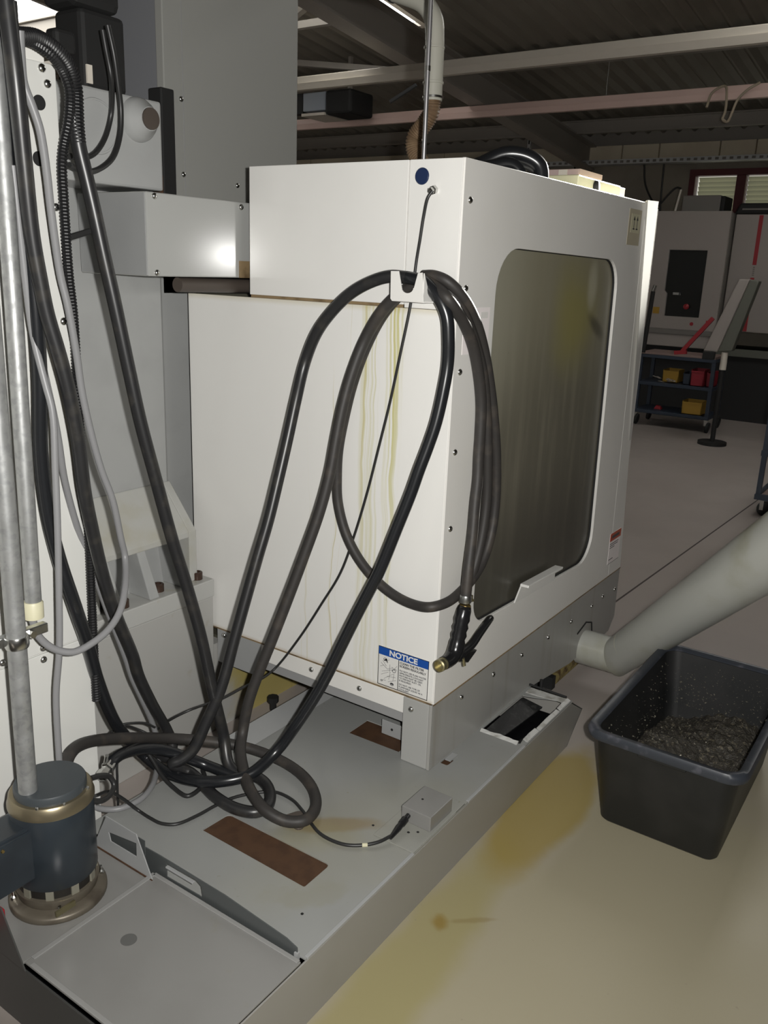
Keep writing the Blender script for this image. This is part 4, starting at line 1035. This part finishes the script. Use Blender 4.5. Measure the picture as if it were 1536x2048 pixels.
b = bm_new(); tube(b, smooth_path([(1.845, 0.983, 0.523), (1.896, 0.980, 0.531), (1.936, 0.980, 0.549), (1.971, 0.980, 0.564), (1.995, 0.982, 0.570), (2.012, 0.987, 0.567), (2.010, 0.992, 0.556)]), lambda i, q: 0.0125 - 0.0035 * q, 12)
obj('nozzle_lever', b, G['black_plastic'], nz, smooth=True, angle=80)
b = bm_new(); loft(b, [[(1.82, 0.972, 0.512), (1.875, 0.972, 0.523), (1.925, 0.975, 0.507), (1.87, 0.972, 0.490)], [(1.82, 0.998, 0.512), (1.875, 0.998, 0.523), (1.925, 0.995, 0.507), (1.87, 0.998, 0.490)]])
obj('lever_bracket', b, G['black_plastic'], nz, bevel=0.003)
obj('spring_pin', lathe(bm_new(), [(0.004, 0), (0.004, 0.022)], (1.838, 0.972, 0.515), (0.2, -0.15, -1), 8), G['dull_brass'], nz)

t = thing('pressure_hose', 'black hose with a steel screw fitting beside the pump motor', 'hose', (1.2, 1.5, 0.17))
obj('hose_tube', tube(bm_new(), smooth_path(PATHS['pressure_hose']), 0.0148, 14), G['shiny_rubber'], t, smooth=True, angle=80)
p0 = Vector(PATHS['pressure_hose'][0]); d0 = (p0 - Vector(PATHS['pressure_hose'][1])).normalized()
ft = obj('screw_fitting', lathe(bm_new(), [(0.015, -0.012), (0.0165, -0.008), (0.0165, 0.006), (0.012, 0.008), (0.012, 0.018), (0.015, 0.020), (0.015, 0.034), (0.009, 0.036)], p0, d0, 6), G['steel'], t)
obj('clip_screw', lathe(bm_new(), [(0.005, 0), (0.005, 0.022)], p0 + Vector((-.006, 0, .016)), (0, -0.3, 1), 8), G['steel'], ft)
# corrugated black conduit
b = bm_new()
path = resample(smooth_path(PATHS['ribbed_conduit'], 6), 0.0022)
tube(b, path, lambda i, q: 0.0105 if (i % 3) else 0.0088, 10)
path2 = resample(smooth_path(PATHS['ribbed_sleeve'], 6), 0.0022)
tag(obj('ribbed_sleeve', tube(bm_new(), path2, lambda i, q: 0.0150 if (i % 3) else 0.0130, 12), G['sleeve_black'], smooth=True, angle=25), 'thick black corrugated sleeve arching over the cabinet top onto the slanting hose', 'conduit')
tag(obj('ribbed_conduit', b, G['sleeve_black'], smooth=True, angle=25), 'black corrugated conduit following the right edge of the white cabinet', 'conduit')
hose('grey_cable', 'thick grey cable bowing out and back up into the galvanised conduit', 'grey_cable', 0.0078, 'grey_cable', 'cable', 12)
hose('pump_cable', 'grey cable hanging almost straight down behind the pump motor', 'pump_cable', 0.0072, 'grey_cable', 'cable', 12)
hose('ground_cable', 'grey cable slanting down the cabinet and curling on the tank behind the motor', 'ground_cable', 0.0076, 'grey_cable', 'cable', 12)
hose('level_cable', 'thin black cable running from the gland down across the white rear panel', 'level_cable', 0.0036, 'dark_cable', 'cable', 10)
t = thing('sensor_cable', 'thin black cable snaking over the tank to the plug on the sensor box', 'cable', (1.3, 1.2, 0.17))
obj('cable_core', tube(bm_new(), smooth_path(PATHS['sensor_cable']), 0.0042, 10), G['dark_cable'], t, smooth=True)
pe = Vector(PATHS['sensor_cable'][-1]); pb = Vector((1.577, 0.957, 0.190))
dv = (pb - pe)
b = bm_new(); lathe(b, [(0.0045, -0.012), (0.006, 0.0), (0.0085, dv.length * .35), (0.0075, dv.length * .5), (0.0095, dv.length * .55), (0.0095, dv.length * .8), (0.0065, dv.length * .82), (0.0065, dv.length)], pe, dv, 14)
obj('cable_plug', b, G['black_plastic'], t, smooth=True)
i4 = Vector(PATHS['sensor_cable'][-3]); 
obj('cable_mark', tube(bm_new(), [i4 + Vector((-.004, .004, 0)), i4 + Vector((.004, -.006, 0.0005))], 0.0048, 10), G['cream_label'], t)
hose('motor_lead', 'short black lead looping out of the side of the pump motor', 'motor_lead', 0.0062, 'dark_cable', 'cable', 10)
hose('slack_cable', 'short slack black cable hanging in a U below the hose tangle', 'thin_loop', 0.0058, 'dark_cable', 'cable', 10)
for key, lab in (('loose_wires', 'thin black wire arching above the hose tangle'), ('wire_b', 'thin black wire curling beside the cabinet edge'), ('wire_c', 'thin black wire rising from the tank behind the motor')):
    hose('loose_wire', lab, key, 0.0032, 'dark_cable', 'wire', 8, 'loose wires beside the cabinet')
# black clip between cabinet and slanting hose
tag(obj('hose_strap', beam(bm_new(), (1.150, 1.588, 1.532), (1.208, 1.588, 1.549), 0.010, 0.012), G['matt_black'], bevel=0.003), 'black strap tying the slanting hose to the cabinet edge', 'strap')

# ================================================================== COOLANT TANK
T = thing('coolant_tank', 'low grey coolant tank under the machine with rusty openings in its deck', 'tank', (1.6, 1.2, 0))
YS, YB, ZD = 0.882, 1.576, 0.166
obj('tank_wall', prism(bm_new(), [(0.752, 0.0), (2.435, 0.0), (2.545, 0.092), (2.44, 0.160), (0.752, 0.160)], 'Y', YS, YS + 0.004), G['tank_side'], T, bevel=0.001)
b = bm_new(); loft(b, [[(2.435, YS, 0), (2.435, YB, 0), (2.430, YB, 0), (2.430, YS, 0)], [(2.547, YS, 0.092), (2.547, YB, 0.092), (2.540, YB, 0.092), (2.540, YS, 0.092)], [(2.442, YS, 0.161), (2.442, YB, 0.161), (2.436, YB, 0.158), (2.436, YS, 0.158)]])
obj('end_wall', b, G['tank_side'], T)
obj('end_wall', box(bm_new(), 0.750, 0.754, YS, YB, 0.0, 0.150), G['tank_end'], T)
obj('tank_wall', box(bm_new(), 0.752, 2.44, YB - 0.004, YB, 0.0, 0.160), G['tank_side'], T)
obj('tank_floor', box(bm_new(), 0.76, 2.43, YS + 0.005, YB - 0.005, 0.002, 0.03), G['black_coolant'], T)
plate1 = rounded([(1.246, 1.017), (1.339, 1.017), (1.335, 1.336), (1.250, 1.342)], [0.004, 0.012, 0.012, 0.004], 3)
hole_h = [(2.097, 1.030), (2.372, 1.026), (2.385, 0.985), (2.41, 0.930), (2.432, 0.905), (2.36, 0.8925), (2.205, 0.891), (2.203, 0.901), (2.135, 0.906), (2.095, 0.9), (2.087, 0.912), (2.096, 0.940), (2.092, 0.965), (2.102, 0.985), (2.097, 1.005)]
slot2 = [(1.836, 1.158), (1.930, 1.158), (1.926, 1.333), (1.832, 1.334)]
slot3 = rounded([(1.862, 1.012), (1.898, 1.010), (1.900, 1.035), (1.862, 1.036)], 0.005, 3)
outer = [(1.088, YS + 0.0005), (2.44, YS + 0.0005), (2.44, YB - 0.001), (1.088, YB - 0.001)]
obj('deck', plate(bm_new(), outer, [plate1, hole_h, slot2, slot3], 'Z', ZD - 0.003, ZD), G['tank_top'], T)
obj('rust_plate', box(bm_new(), 1.235, 1.352, 1.005, 1.350, ZD - 0.009, ZD - 0.0035), G['rust'], T, label='rust brown plate under the long opening')
obj('rust_plate', box(bm_new(), 1.82, 1.94, 1.005, 1.345, ZD - 0.014, ZD - 0.0085), G['rust'], T, label='rust brown plate behind the corner post')
obj('bent_tab', box(bm_new(), 1.900, 1.904, 1.150, 1.262, ZD - 0.006, ZD + 0.040), G['bracket_white'], T, bevel=0.001)
obj('tab_hole', lathe(bm_new(), [(0.004, 0), (0.004, 0.001)], (1.8995, 1.225, ZD + 0.018), (-1, 0, 0), 12), G['matt_black'], T)
obj('white_tab', box(bm_new(), 1.883, 1.925, 1.014, 1.032, ZD + 0.0002, ZD + 0.003), G['bracket_white'], T)
# upturned lip of the deck at the back and the fold along its side
obj('deck_lip', prism(bm_new(), [(YB - 0.07, ZD), (YB - 0.002, ZD + 0.018), (YB - 0.002, ZD + 0.021), (YB - 0.072, ZD + 0.002)], 'X', 1.55, 2.44), G['column_grey'], T)
for x0, x1 in ((1.093, 1.488), (1.75, 2.09)):
    obj('edge_fold', box(bm_new(), x0, x1, YS - 0.0015, YS + 0.007, ZD - 0.004, ZD + 0.0022), G['bracket_white'], T, bevel=0.001)
obj('slot_gap', box(bm_new(), 1.69, 1.735, 0.8835, 0.894, ZD + 0.0002, ZD + 0.0012), G['matt_black'], T)
# torn opening: bent edges, filter screen, black coolant
scr = bm_new(); loft(scr, [[(2.10, 0.988, 0.132), (2.10, 1.028, 0.155), (2.10, 1.03, 0.150), (2.10, 0.990, 0.126)], [(2.40, 0.965, 0.132), (2.38, 1.028, 0.155), (2.38, 1.03, 0.150), (2.40, 0.967, 0.126)]])
obj('filter_screen', scr, G['filter_screen'], T)
obj('black_coolant', box(bm_new(), 2.07, 2.43, 0.889, 1.035, 0.085, 0.100), G['black_coolant'], T)
random.seed(3)
for (x0, x1, yy0, yy1) in ((2.20, 2.345, 0.885, 0.896), (2.355, 2.436, 0.886, 0.897), (2.115, 2.195, 0.886, 0.900)):
    b = bm_new()
    loft(b, [[(x0, yy0, ZD + .001), (x0, yy1, ZD + .006), (x0, yy1 + .002, ZD + .004), (x0, yy0, ZD - .002)],
             [((x0 + x1) / 2, yy0 + .001, ZD + .001), ((x0 + x1) / 2, yy1 + .003, ZD + .005), ((x0 + x1) / 2, yy1 + .004, ZD + .003), ((x0 + x1) / 2, yy0, ZD - .002)],
             [(x1, yy0, ZD + .001), (x1, yy1, ZD + .006), (x1, yy1 + .002, ZD + .004), (x1, yy0, ZD - .002)]])
    obj('torn_edge', b, G['torn_edge'], T)
b = bm_new(); rr = []
for k in range(9):
    q = k / 8
    yk = 1.028 + (0.905 - 1.028) * q; w = 0.010 + 0.006 * random.random()
    rr.append([(2.080 + .004 * random.random(), yk, ZD + .0005), (2.080 + w, yk, ZD + .006 + .003 * random.random()), (2.083 + w, yk, ZD + .004), (2.082, yk, ZD - .001)])
loft(b, rr); obj('torn_edge', b, G['torn_edge'], T)
b = bm_new(); rr = []
for k in range(7):
    q = k / 6
    yk = 1.026 + (0.898 - 1.026) * q; w = 0.040 - 0.012 * q + 0.008 * random.random()
    rr.append([(2.438, yk, ZD + .001), (2.438 - w, yk, ZD + .003), (2.438 - w, yk, ZD + .0005), (2.438, yk, ZD - .002)])
loft(b, rr); obj('torn_edge', b, G['torn_edge'], T)
obj('end_rod', rod(bm_new(), (2.45, 1.05, 0.170), (2.447, 0.905, 0.168), 0.004, 8), G['matt_black'], T)
obj('end_pin', rod(bm_new(), (2.47, 1.005, 0.150), (2.47, 1.005, 0.19), 0.006, 8), G['matt_black'], T)
# pump plate, lid and the slotted upstands between them
obj('pump_plate', box(bm_new(), 0.752, 1.062, 1.3185, YB - 0.001, ZD - 0.006, ZD - 0.001), G['tank_lid'], T, bevel=0.001)
b = bm_new(); box(b, 0.754, 1.077, YS + 0.003, 1.3165, ZD - 0.004, ZD + 0.001)
obj('tank_lid', b, G['tank_lid'], T, bevel=0.0012)
obj('lid_fold', box(bm_new(), 0.768, 1.074, 1.305, 1.3165, ZD + 0.0005, ZD + 0.004), G['fold_grey'], T, bevel=0.0012)
obj('lid_fold', box(bm_new(), 1.068, 1.078, YS + 0.006, 1.31, ZD + 0.0005, ZD + 0.004), G['fold_grey'], T, bevel=0.0012)
obj('lid_fold', box(bm_new(), 0.754, 0.764, YS + 0.006, 1.30, ZD + 0.0005, ZD + 0.003), G['fold_grey'], T, bevel=0.0012)
obj('lid_disc', lathe(bm_new(), [(0.0165, 0), (0.0165, 0.0006)], (0.912, 1.201, ZD + 0.001), (0, 0, 1), 28), G['disc_grey'], T, label='round grey disc on the lid')
obj('slotted_bracket', plate(bm_new(), [(1.298, 0.163), (1.494, 0.163), (1.494, 0.184), (1.451, 0.266), (1.348, 0.264)], [[(1.350, 0.204), (1.439, 0.204), (1.445, 0.226), (1.349, 0.240)]], 'X', 1.058, 1.0605), G['bracket_white'], T, bevel=0.0006)
obj('bracket_seam', box(bm_new(), 1.0555, 1.058, 1.298, 1.494, 0.1655, 0.1685), G['rust'], T)
obj('bracket_back', box(bm_new(), 1.070, 1.072, 1.335, 1.46, 0.166, 0.245), G['dark_plate'], T)
obj('dark_upstand', plate(bm_new(), [(0.899, 0.150), (1.345, 0.150), (1.352, 0.213), (1.30, 0.214), (1.10, 0.2105), (0.930, 0.195), (0.901, 0.186)],
    [[(1.170, 0.170), (1.281, 0.168), (1.281, 0.203), (1.187, 0.205), (1.172, 0.197)]], 'X', 1.084, 1.0865), G['dark_plate'], T, bevel=0.0006, label='dark grey upstand with a grip slot')
obj('slot_lip', box(bm_new(), 1.076, 1.084, 1.190, 1.276, 0.198, 0.2025), G['column_grey'], T, bevel=0.001)
obj('corner_catch', box(bm_new(), 1.080, 1.088, 0.897, 0.906, 0.160, 0.176), G['bracket_white'], T)
b = bm_new(); prism(b, [(1.298, 0.163), (1.50, 0.163), (1.50, 0.184), (1.42, 0.285), (1.362, 0.275)], 'X', 0.742, 0.745)
obj('end_flange', b, G['tank_end'], T)
# sensor box on its raised pad
obj('sensor_pad', prism(bm_new(), [(1.488, 0.884), (1.735, 0.884), (1.735, 1.0), (1.488, 1.0)], 'Z', ZD, ZD + 0.003), G['tank_top'], T, bevel=0.001)
sbx = obj('sensor_box', box(bm_new(), 1.577, 1.684, 0.893, 0.978, ZD + 0.003, 0.210), G['tank_lid'], T, bevel=0.002, label='small pale sensor box on the deck edge')
obj('box_screw', lathe(bm_new(), [(0.003, 0), (0.003, 0.001)], (1.63, 0.95, 0.210), (0, 0, 1), 10), G['matt_black'], sbx)
dh = obj('drill_hole', lathe(bm_new(), [(0.0035, 0), (0.0035, 0.0005)], (0, 0, 0), (0, 0, 1), 12), G['matt_black'], T)
copies(dh, [(1.518, 1.022, ZD + 0.0002), (1.545, 0.935, ZD + 0.0032), (1.18, 0.968, ZD + 0.0002), (1.56, 0.917, ZD + 0.0032)], T)
tag(obj('filler_cap', prism(bm_new(), rounded([(1.387, 1.148), (1.448, 1.160), (1.452, 1.200), (1.392, 1.226)], [0.012, 0.012, 0.02, 0.012], 4), 'Z', ZD, ZD + 0.006), G['pipe_brown'], bevel=0.002),
    'small brown cover plate under the outer hose coil', 'plate')

# ================================================================== PUMP MOTOR
PX, PY = 0.913, 1.432
P = thing('pump_motor', 'dark blue cylindrical pump motor standing on the tank plate', 'motor', (PX, PY, ZD))
obj('base_flange', lathe(bm_new(), [(0.099, 0.165), (0.101, 0.168), (0.101, 0.176), (0.098, 0.180), (0.090, 0.182), (0.078, 0.186)], (PX, PY, 0), (0, 0, 1), 48), G['motor_flange'], P, smooth=True)
obj('neck', lathe(bm_new(), [(0.078, 0.184), (0.082, 0.190), (0.082, 0.206), (0.086, 0.208), (0.086, 0.211), (0.076, 0.212), (0.076, 0.236)], (PX, PY, 0), (0, 0, 1), 48), G['motor_flange'], P, smooth=True)
vb = obj('vent_ring', lathe(bm_new(), [(0.0785, 0.210), (0.0790, 0.234)], (PX, PY, 0), (0, 0, 1), 48), G['vent_black'], P, smooth=True)
for k in range(10):
    a = 2 * math.pi * k / 10 + 0.15
    b = bm_new(); box(b, 0.078, 0.0825, -0.008, 0.008, 0.211, 0.236)
    bmesh.ops.rotate(b, verts=b.verts[:], cent=(0, 0, 0), matrix=Matrix.Rotation(a, 3, 'Z')); bmesh.ops.translate(b, verts=b.verts[:], vec=(PX, PY, 0))
    obj('vent_post', b, G['vent_post'], P)
obj('motor_body', lathe(bm_new(), [(0.083, 0.233), (0.0845, 0.235), (0.0845, 0.402), (0.083, 0.404)], (PX, PY, 0), (0, 0, 1), 56), G['motor_blue'], P, smooth=True)
obj('metal_band', lathe(bm_new(), [(0.083, 0.400), (0.0870, 0.402), (0.0870, 0.408), (0.0850, 0.414), (0.0835, 0.424), (0.080, 0.428), (0.070, 0.428)], (PX, PY, 0), (0, 0, 1), 56), G['motor_band'], P, smooth=True)
obj('end_cap', lathe(bm_new(), [(0.0725, 0.425), (0.0725, 0.442), (0.0705, 0.446), (0.002, 0.447)], (PX, PY, 0), (0, 0, 1), 48), G['motor_cap'], P, smooth=True)
jb = obj('terminal_box', box(bm_new(), 0.755, 0.852, 1.40, 1.48, 0.262, 0.385), G['motor_blue'], P, bevel=0.006)
obj('box_lid', box(bm_new(), 0.757, 0.850, 1.394, 1.401, 0.266, 0.381), G['motor_blue'], jb, bevel=0.003)
obj('box_screw', lathe(bm_new(), [(0.004, 0), (0.003, 0.003)], (0.775, 1.394, 0.371), (0, -1, 0), 10), G['brass'], jb)
bs = obj('flange_bolt', lathe(bm_new(), [(0.006, 0), (0.006, 0.007), (0.003, 0.011), (0.003, 0.020)], (0, 0, 0), (0, 0, 1), 8), G['steel'], P)
copies(bs, [(PX + 0.090 * math.cos(a), PY + 0.090 * math.sin(a), 0.181) for a in (-2.15, -0.45, 1.1, 2.7)], P)
bc = obj('cap_screw', lathe(bm_new(), [(0.004, 0), (0.004, 0.004), (0.002, 0.006)], (0, 0, 0), (0, 0, 1), 8), G['steel'], P)
copies(bc, [(PX + 0.078 * math.cos(a), PY + 0.078 * math.sin(a), 0.428) for a in (-2.5, -1.85, -1.0, 0.1, 1.8)], P)
obj('name_plate', box(bm_new(), PX - 0.065, PX - 0.02, PY - 0.088, PY - 0.083, 0.190, 0.202), G['dull_brass'], P)
tag(obj('red_rail', box(bm_new(), 0.55, 0.80, 1.45, 1.52, 0.15, 0.19), G['red_paint'], bevel=0.004), 'red painted bar just behind the pump motor box', 'bar')

# ================================================================== CHIP TUB AND CHUTE
CB = thing('chip_tub', 'black plastic tub on the floor half filled with metal chips', 'tub', (2.45, 0.5, 0))
def rr_ring(x0, x1, y0, y1, r, z, n=6):
    pts = []
    for cx_, cy_, a0 in ((x1 - r, y1 - r, 0), (x0 + r, y1 - r, 90), (x0 + r, y0 + r, 180), (x1 - r, y0 + r, 270)):
        for k in range(n + 1):
            a = math.radians(a0 + 90 * k / n)
            pts.append((cx_ + r * math.cos(a), cy_ + r * math.sin(a), z))
    return pts
b = bm_new()
loft(b, [rr_ring(2.133, 2.74, 0.337, 0.65, 0.025, 0.0), rr_ring(2.125, 2.75, 0.33, 0.657, 0.032, 0.008), rr_ring(2.098, 2.79, 0.302, 0.693, 0.05, 0.282),
         rr_ring(2.104, 2.784, 0.308, 0.687, 0.045, 0.284), rr_ring(2.147, 2.742, 0.347, 0.648, 0.035, 0.012)])
obj('tub_body', b, G['tub_plastic'], CB, smooth=True, angle=50)
b = bm_new()
loft(b, [rr_ring(2.098, 2.79, 0.302, 0.693, 0.05, 0.270), rr_ring(2.080, 2.808, 0.284, 0.711, 0.055, 0.270), rr_ring(2.076, 2.812, 0.280, 0.715, 0.058, 0.285), rr_ring(2.082, 2.806, 0.286, 0.709, 0.055, 0.297),
         rr_ring(2.096, 2.792, 0.300, 0.695, 0.05, 0.297), rr_ring(2.106, 2.782, 0.310, 0.685, 0.045, 0.286)], caps=False)
obj('tub_rim', b, G['tub_rim'], CB, smooth=True, angle=60)
b = bm_new(); box(b, 2.091, 2.099, 0.43, 0.56, 0.255, 0.272)
obj('rim_grip', b, G['tub_plastic'], CB, bevel=0.003)
random.seed(11)
b = bm_new()
bmesh.ops.create_grid(b, x_segments=46, y_segments=24, size=0.5)
for v in b.verts:
    fx, fy = v.co.x + .5, v.co.y + .5
    hgt = 0.035 + 0.05 * fx + 0.03 * math.sin(fx * 7 + 1) * math.sin(fy * 5) + 0.012 * random.random()
    k = (hgt - 0.012) / 0.27
    x0, x1 = 2.147 - .043 * k, 2.742 + .042 * k; y0, y1 = 0.347 - .039 * k, 0.648 + .039 * k
    v.co = Vector((x0 + (x1 - x0) * fx, y0 + (y1 - y0) * fy, hgt))
ch = tag(obj('metal_chips', b, G['chips']), 'heap of dark oily metal chips lying in the black tub', 'chips'); ch['kind'] = 'stuff'
b = bm_new()
for k in range(2000):
    fx, fy = random.random(), random.random()
    hgt = 0.035 + 0.05 * fx + 0.03 * math.sin(fx * 7 + 1) * math.sin(fy * 5) + 0.013
    x = 2.15 + .60 * fx; y = 0.35 + .295 * fy
    if random.random() < .42:   # chips stuck to the walls
        hgt = 0.11 + 0.15 * random.random() ** 1.6; kk = hgt / .28
        if random.random() < .55: x, y = 2.738 + .04 * kk, 0.34 + .31 * random.random()
        else: x, y = 2.14 + .62 * random.random(), (0.643 + .036 * kk if random.random() < .7 else 0.352 - .036 * kk)
    s_ = 0.0014 + 0.0036 * random.random() ** 2; a = random.random() * 6.3; e_ = random.random() - .5
    p = Vector((x, y, hgt + .002)); d1 = Vector((math.cos(a), math.sin(a), e_)) * s_; d2 = Vector((-math.sin(a), math.cos(a), random.random() - .3)) * s_ * .5
    vs_ = [b.verts.new(p + d1), b.verts.new(p + d2), b.verts.new(p - d1 * .9), b.verts.new(p - d2)]
    b.faces.new(vs_)
br = tag(obj('bright_chips', b, G['bright_chip']), 'shiny metal flakes scattered over the chips in the black tub', 'chips'); br['kind'] = 'stuff'

CT = thing('chip_chute', 'grey plastic chute pipe slanting up from the machine apron over the tub', 'pipe', (2.93, 0.95, 0.13))
J = Vector((2.93, 0.905, 0.133)); E = Vector((2.498, 0.385, 0.763)); E = J + (E - J) * 1.45
d1 = Vector((0, -1, 0)); d2 = (E - J).normalized()
nrm = (d1 + d2).normalized()          # mitre plane
def mitre_ring(d, c0, r, seg=40):
    u = Vector((0, 0, 1)).cross(d).normalized() if abs(d.z) < .9 else Vector((1, 0, 0))
    w = d.cross(u)
    ring = []
    for k in range(seg):
        a = 2 * math.pi * k / seg
        p = c0 + u * math.cos(a) * r + w * math.sin(a) * r
        t_ = nrm.dot(J - p) / nrm.dot(d)
        ring.append((p, p + d * t_))
    return ring
b = bm_new(); rg = mitre_ring(d1, Vector((2.93, 1.05, 0.135)), 0.066); loft(b, [[q[0] for q in rg], [q[1] for q in rg]])
obj('outlet_stub', b, G['chute_grey'], CT, smooth=True)
b = bm_new(); rg = mitre_ring(d2, E, 0.069); loft(b, [[q[1] for q in rg], [E + (q[0] - E) * 1.50 for q in rg]])
obj('chute_tube', b, G['chute_grey'], CT, smooth=True)
b = bm_new(); sd = Vector((0, 0, 1)).cross(d2).normalized(); w_ = d2.cross(sd)
tube(b, [J + d2 * 0.12 + (sd * math.cos(a) + w_ * math.sin(a)) * 0.0695 for a in [2.4 + .12 * k for k in range(14)]], 0.0022, 6)
obj('weld_bead', b, G['cream_label'], CT, smooth=True)

# ================================================================== ON TOP OF THE MACHINE
t = thing('extraction_pipe', 'pale plastic extraction pipe with an elbow above the machine', 'pipe', (2.4, 1.5, 1.75))
pp = smooth_path([(2.40, 1.94, 2.37), (2.40, 1.75, 2.325), (2.40, 1.62, 2.285), (2.40, 1.545, 2.25), (2.40, 1.512, 2.205), (2.40, 1.505, 2.16), (2.40, 1.503, 2.08), (2.40, 1.502, 1.985)])
obj('pipe_run', tube(bm_new(), pp, 0.0285, 20), G['pvc_pipe'], t, smooth=True, angle=80)
for p, dvec in (((2.4, 1.505, 2.13), (0, 0, 1)), ((2.4, 1.503, 2.035), (0, 0, 1)), ((2.4, 1.502, 1.995), (0, 0, 1)), ((2.4, 1.66, 2.298), (0, 1, .3))):
    obj('pipe_ring', lathe(bm_new(), [(0.029, -0.004), (0.0315, -0.003), (0.0315, 0.003), (0.029, 0.004)], p, dvec, 24), G['steel' if p[2] < 2.0 else 'matt_black' if p[1] > 1.6 else 'pvc_pipe'], t, smooth=True)
fx = resample(smooth_path([(2.40, 1.502, 1.99), (2.40, 1.505, 1.955), (2.40, 1.53, 1.92), (2.40, 1.562, 1.885), (2.40, 1.56, 1.85), (2.40, 1.53, 1.81), (2.40, 1.50, 1.775), (2.40, 1.49, 1.74)], 8), 0.0035)
obj('flex_hose', tube(bm_new(), fx, lambda i, q: 0.0265 if i % 2 else 0.0225, 16), G['flex_brown'], t, smooth=True, angle=30, label='brown ribbed flexible hose')
obj('valve_lever', beam(bm_new(), (2.38, 1.55, 2.03), (2.36, 1.63, 1.985), 0.012, 0.008), G['matt_black'], t)
t = thing('thin_pole', 'thin bright metal pole rising from the machine top in front of the extraction pipe', 'pole', (2.0, 1.27, 1.743))
obj('pole_tube', rod(bm_new(), (2.0, 1.270, 1.743), (2.0, 1.2705, 3.2), 0.0058, 12), G['alu'], t, smooth=True)
obj('pole_joint', lathe(bm_new(), [(0.0068, -.006), (0.0068, .006)], (2.0, 1.2702, 1.98), (0, 0, 1), 12), G['steel'], t)
obj('pole_foot', lathe(bm_new(), [(0.02, 0), (0.02, 0.004)], (2.0, 1.270, 1.743), (0, 0, 1), 16), G['steel'], t)
t = thing('hose_bundle', 'thick black hoses arching over the top of the machine', 'hose', (2.4, 1.2, 1.743))
for pts, r in (([(2.30, 1.36, 1.76), (2.38, 1.31, 1.80), (2.42, 1.255, 1.83), (2.45, 1.20, 1.825), (2.47, 1.165, 1.80), (2.47, 1.155, 1.75)], 0.022),
               ([(2.36, 1.34, 1.765), (2.42, 1.28, 1.805), (2.46, 1.22, 1.815), (2.49, 1.175, 1.79), (2.49, 1.165, 1.745)], 0.02),
               ([(2.28, 1.33, 1.763), (2.36, 1.27, 1.79), (2.40, 1.225, 1.80), (2.42, 1.205, 1.78), (2.42, 1.20, 1.745)], 0.018)):
    obj('hose_tube', tube(bm_new(), smooth_path(pts), r, 14), G['shiny_rubber'], t, smooth=True, angle=80)
t = thing('cream_case', 'flat cream case with a black button on top of the machine front', 'box', (2.9, 1.2, 1.743))
obj('case', box(bm_new(), 2.66, 3.03, 1.12, 1.30, 1.7435, 1.795), G['cream_box'], t, bevel=0.004)
obj('case_end', box(bm_new(), 3.031, 3.09, 1.125, 1.295, 1.7435, 1.793), G['rail_white'], t, bevel=0.003)
obj('button', lathe(bm_new(), [(0.020, 0), (0.020, 0.008), (0.016, 0.011)], (2.80, 1.12, 1.770), (0, -1, 0), 24), G['matt_black'], t, smooth=True)
t = thing('pink_carton', 'small pinkish carton on the cream case', 'carton', (2.93, 1.24, 1.795))
obj('carton', box(bm_new(), 2.80, 3.00, 1.18, 1.29, 1.7955, 1.828), G['pink_box'], t, bevel=0.002)
obj('carton_flap', box(bm_new(), 2.80, 3.00, 1.178, 1.18, 1.813, 1.828), G['pink_box'], t)
obj('carton_tape', box(bm_new(), 2.797, 2.80, 1.22, 1.25, 1.797, 1.826), G['rail_white'], t)

# let the view layer settle so that every transform is final
bpy.context.view_layer.update()
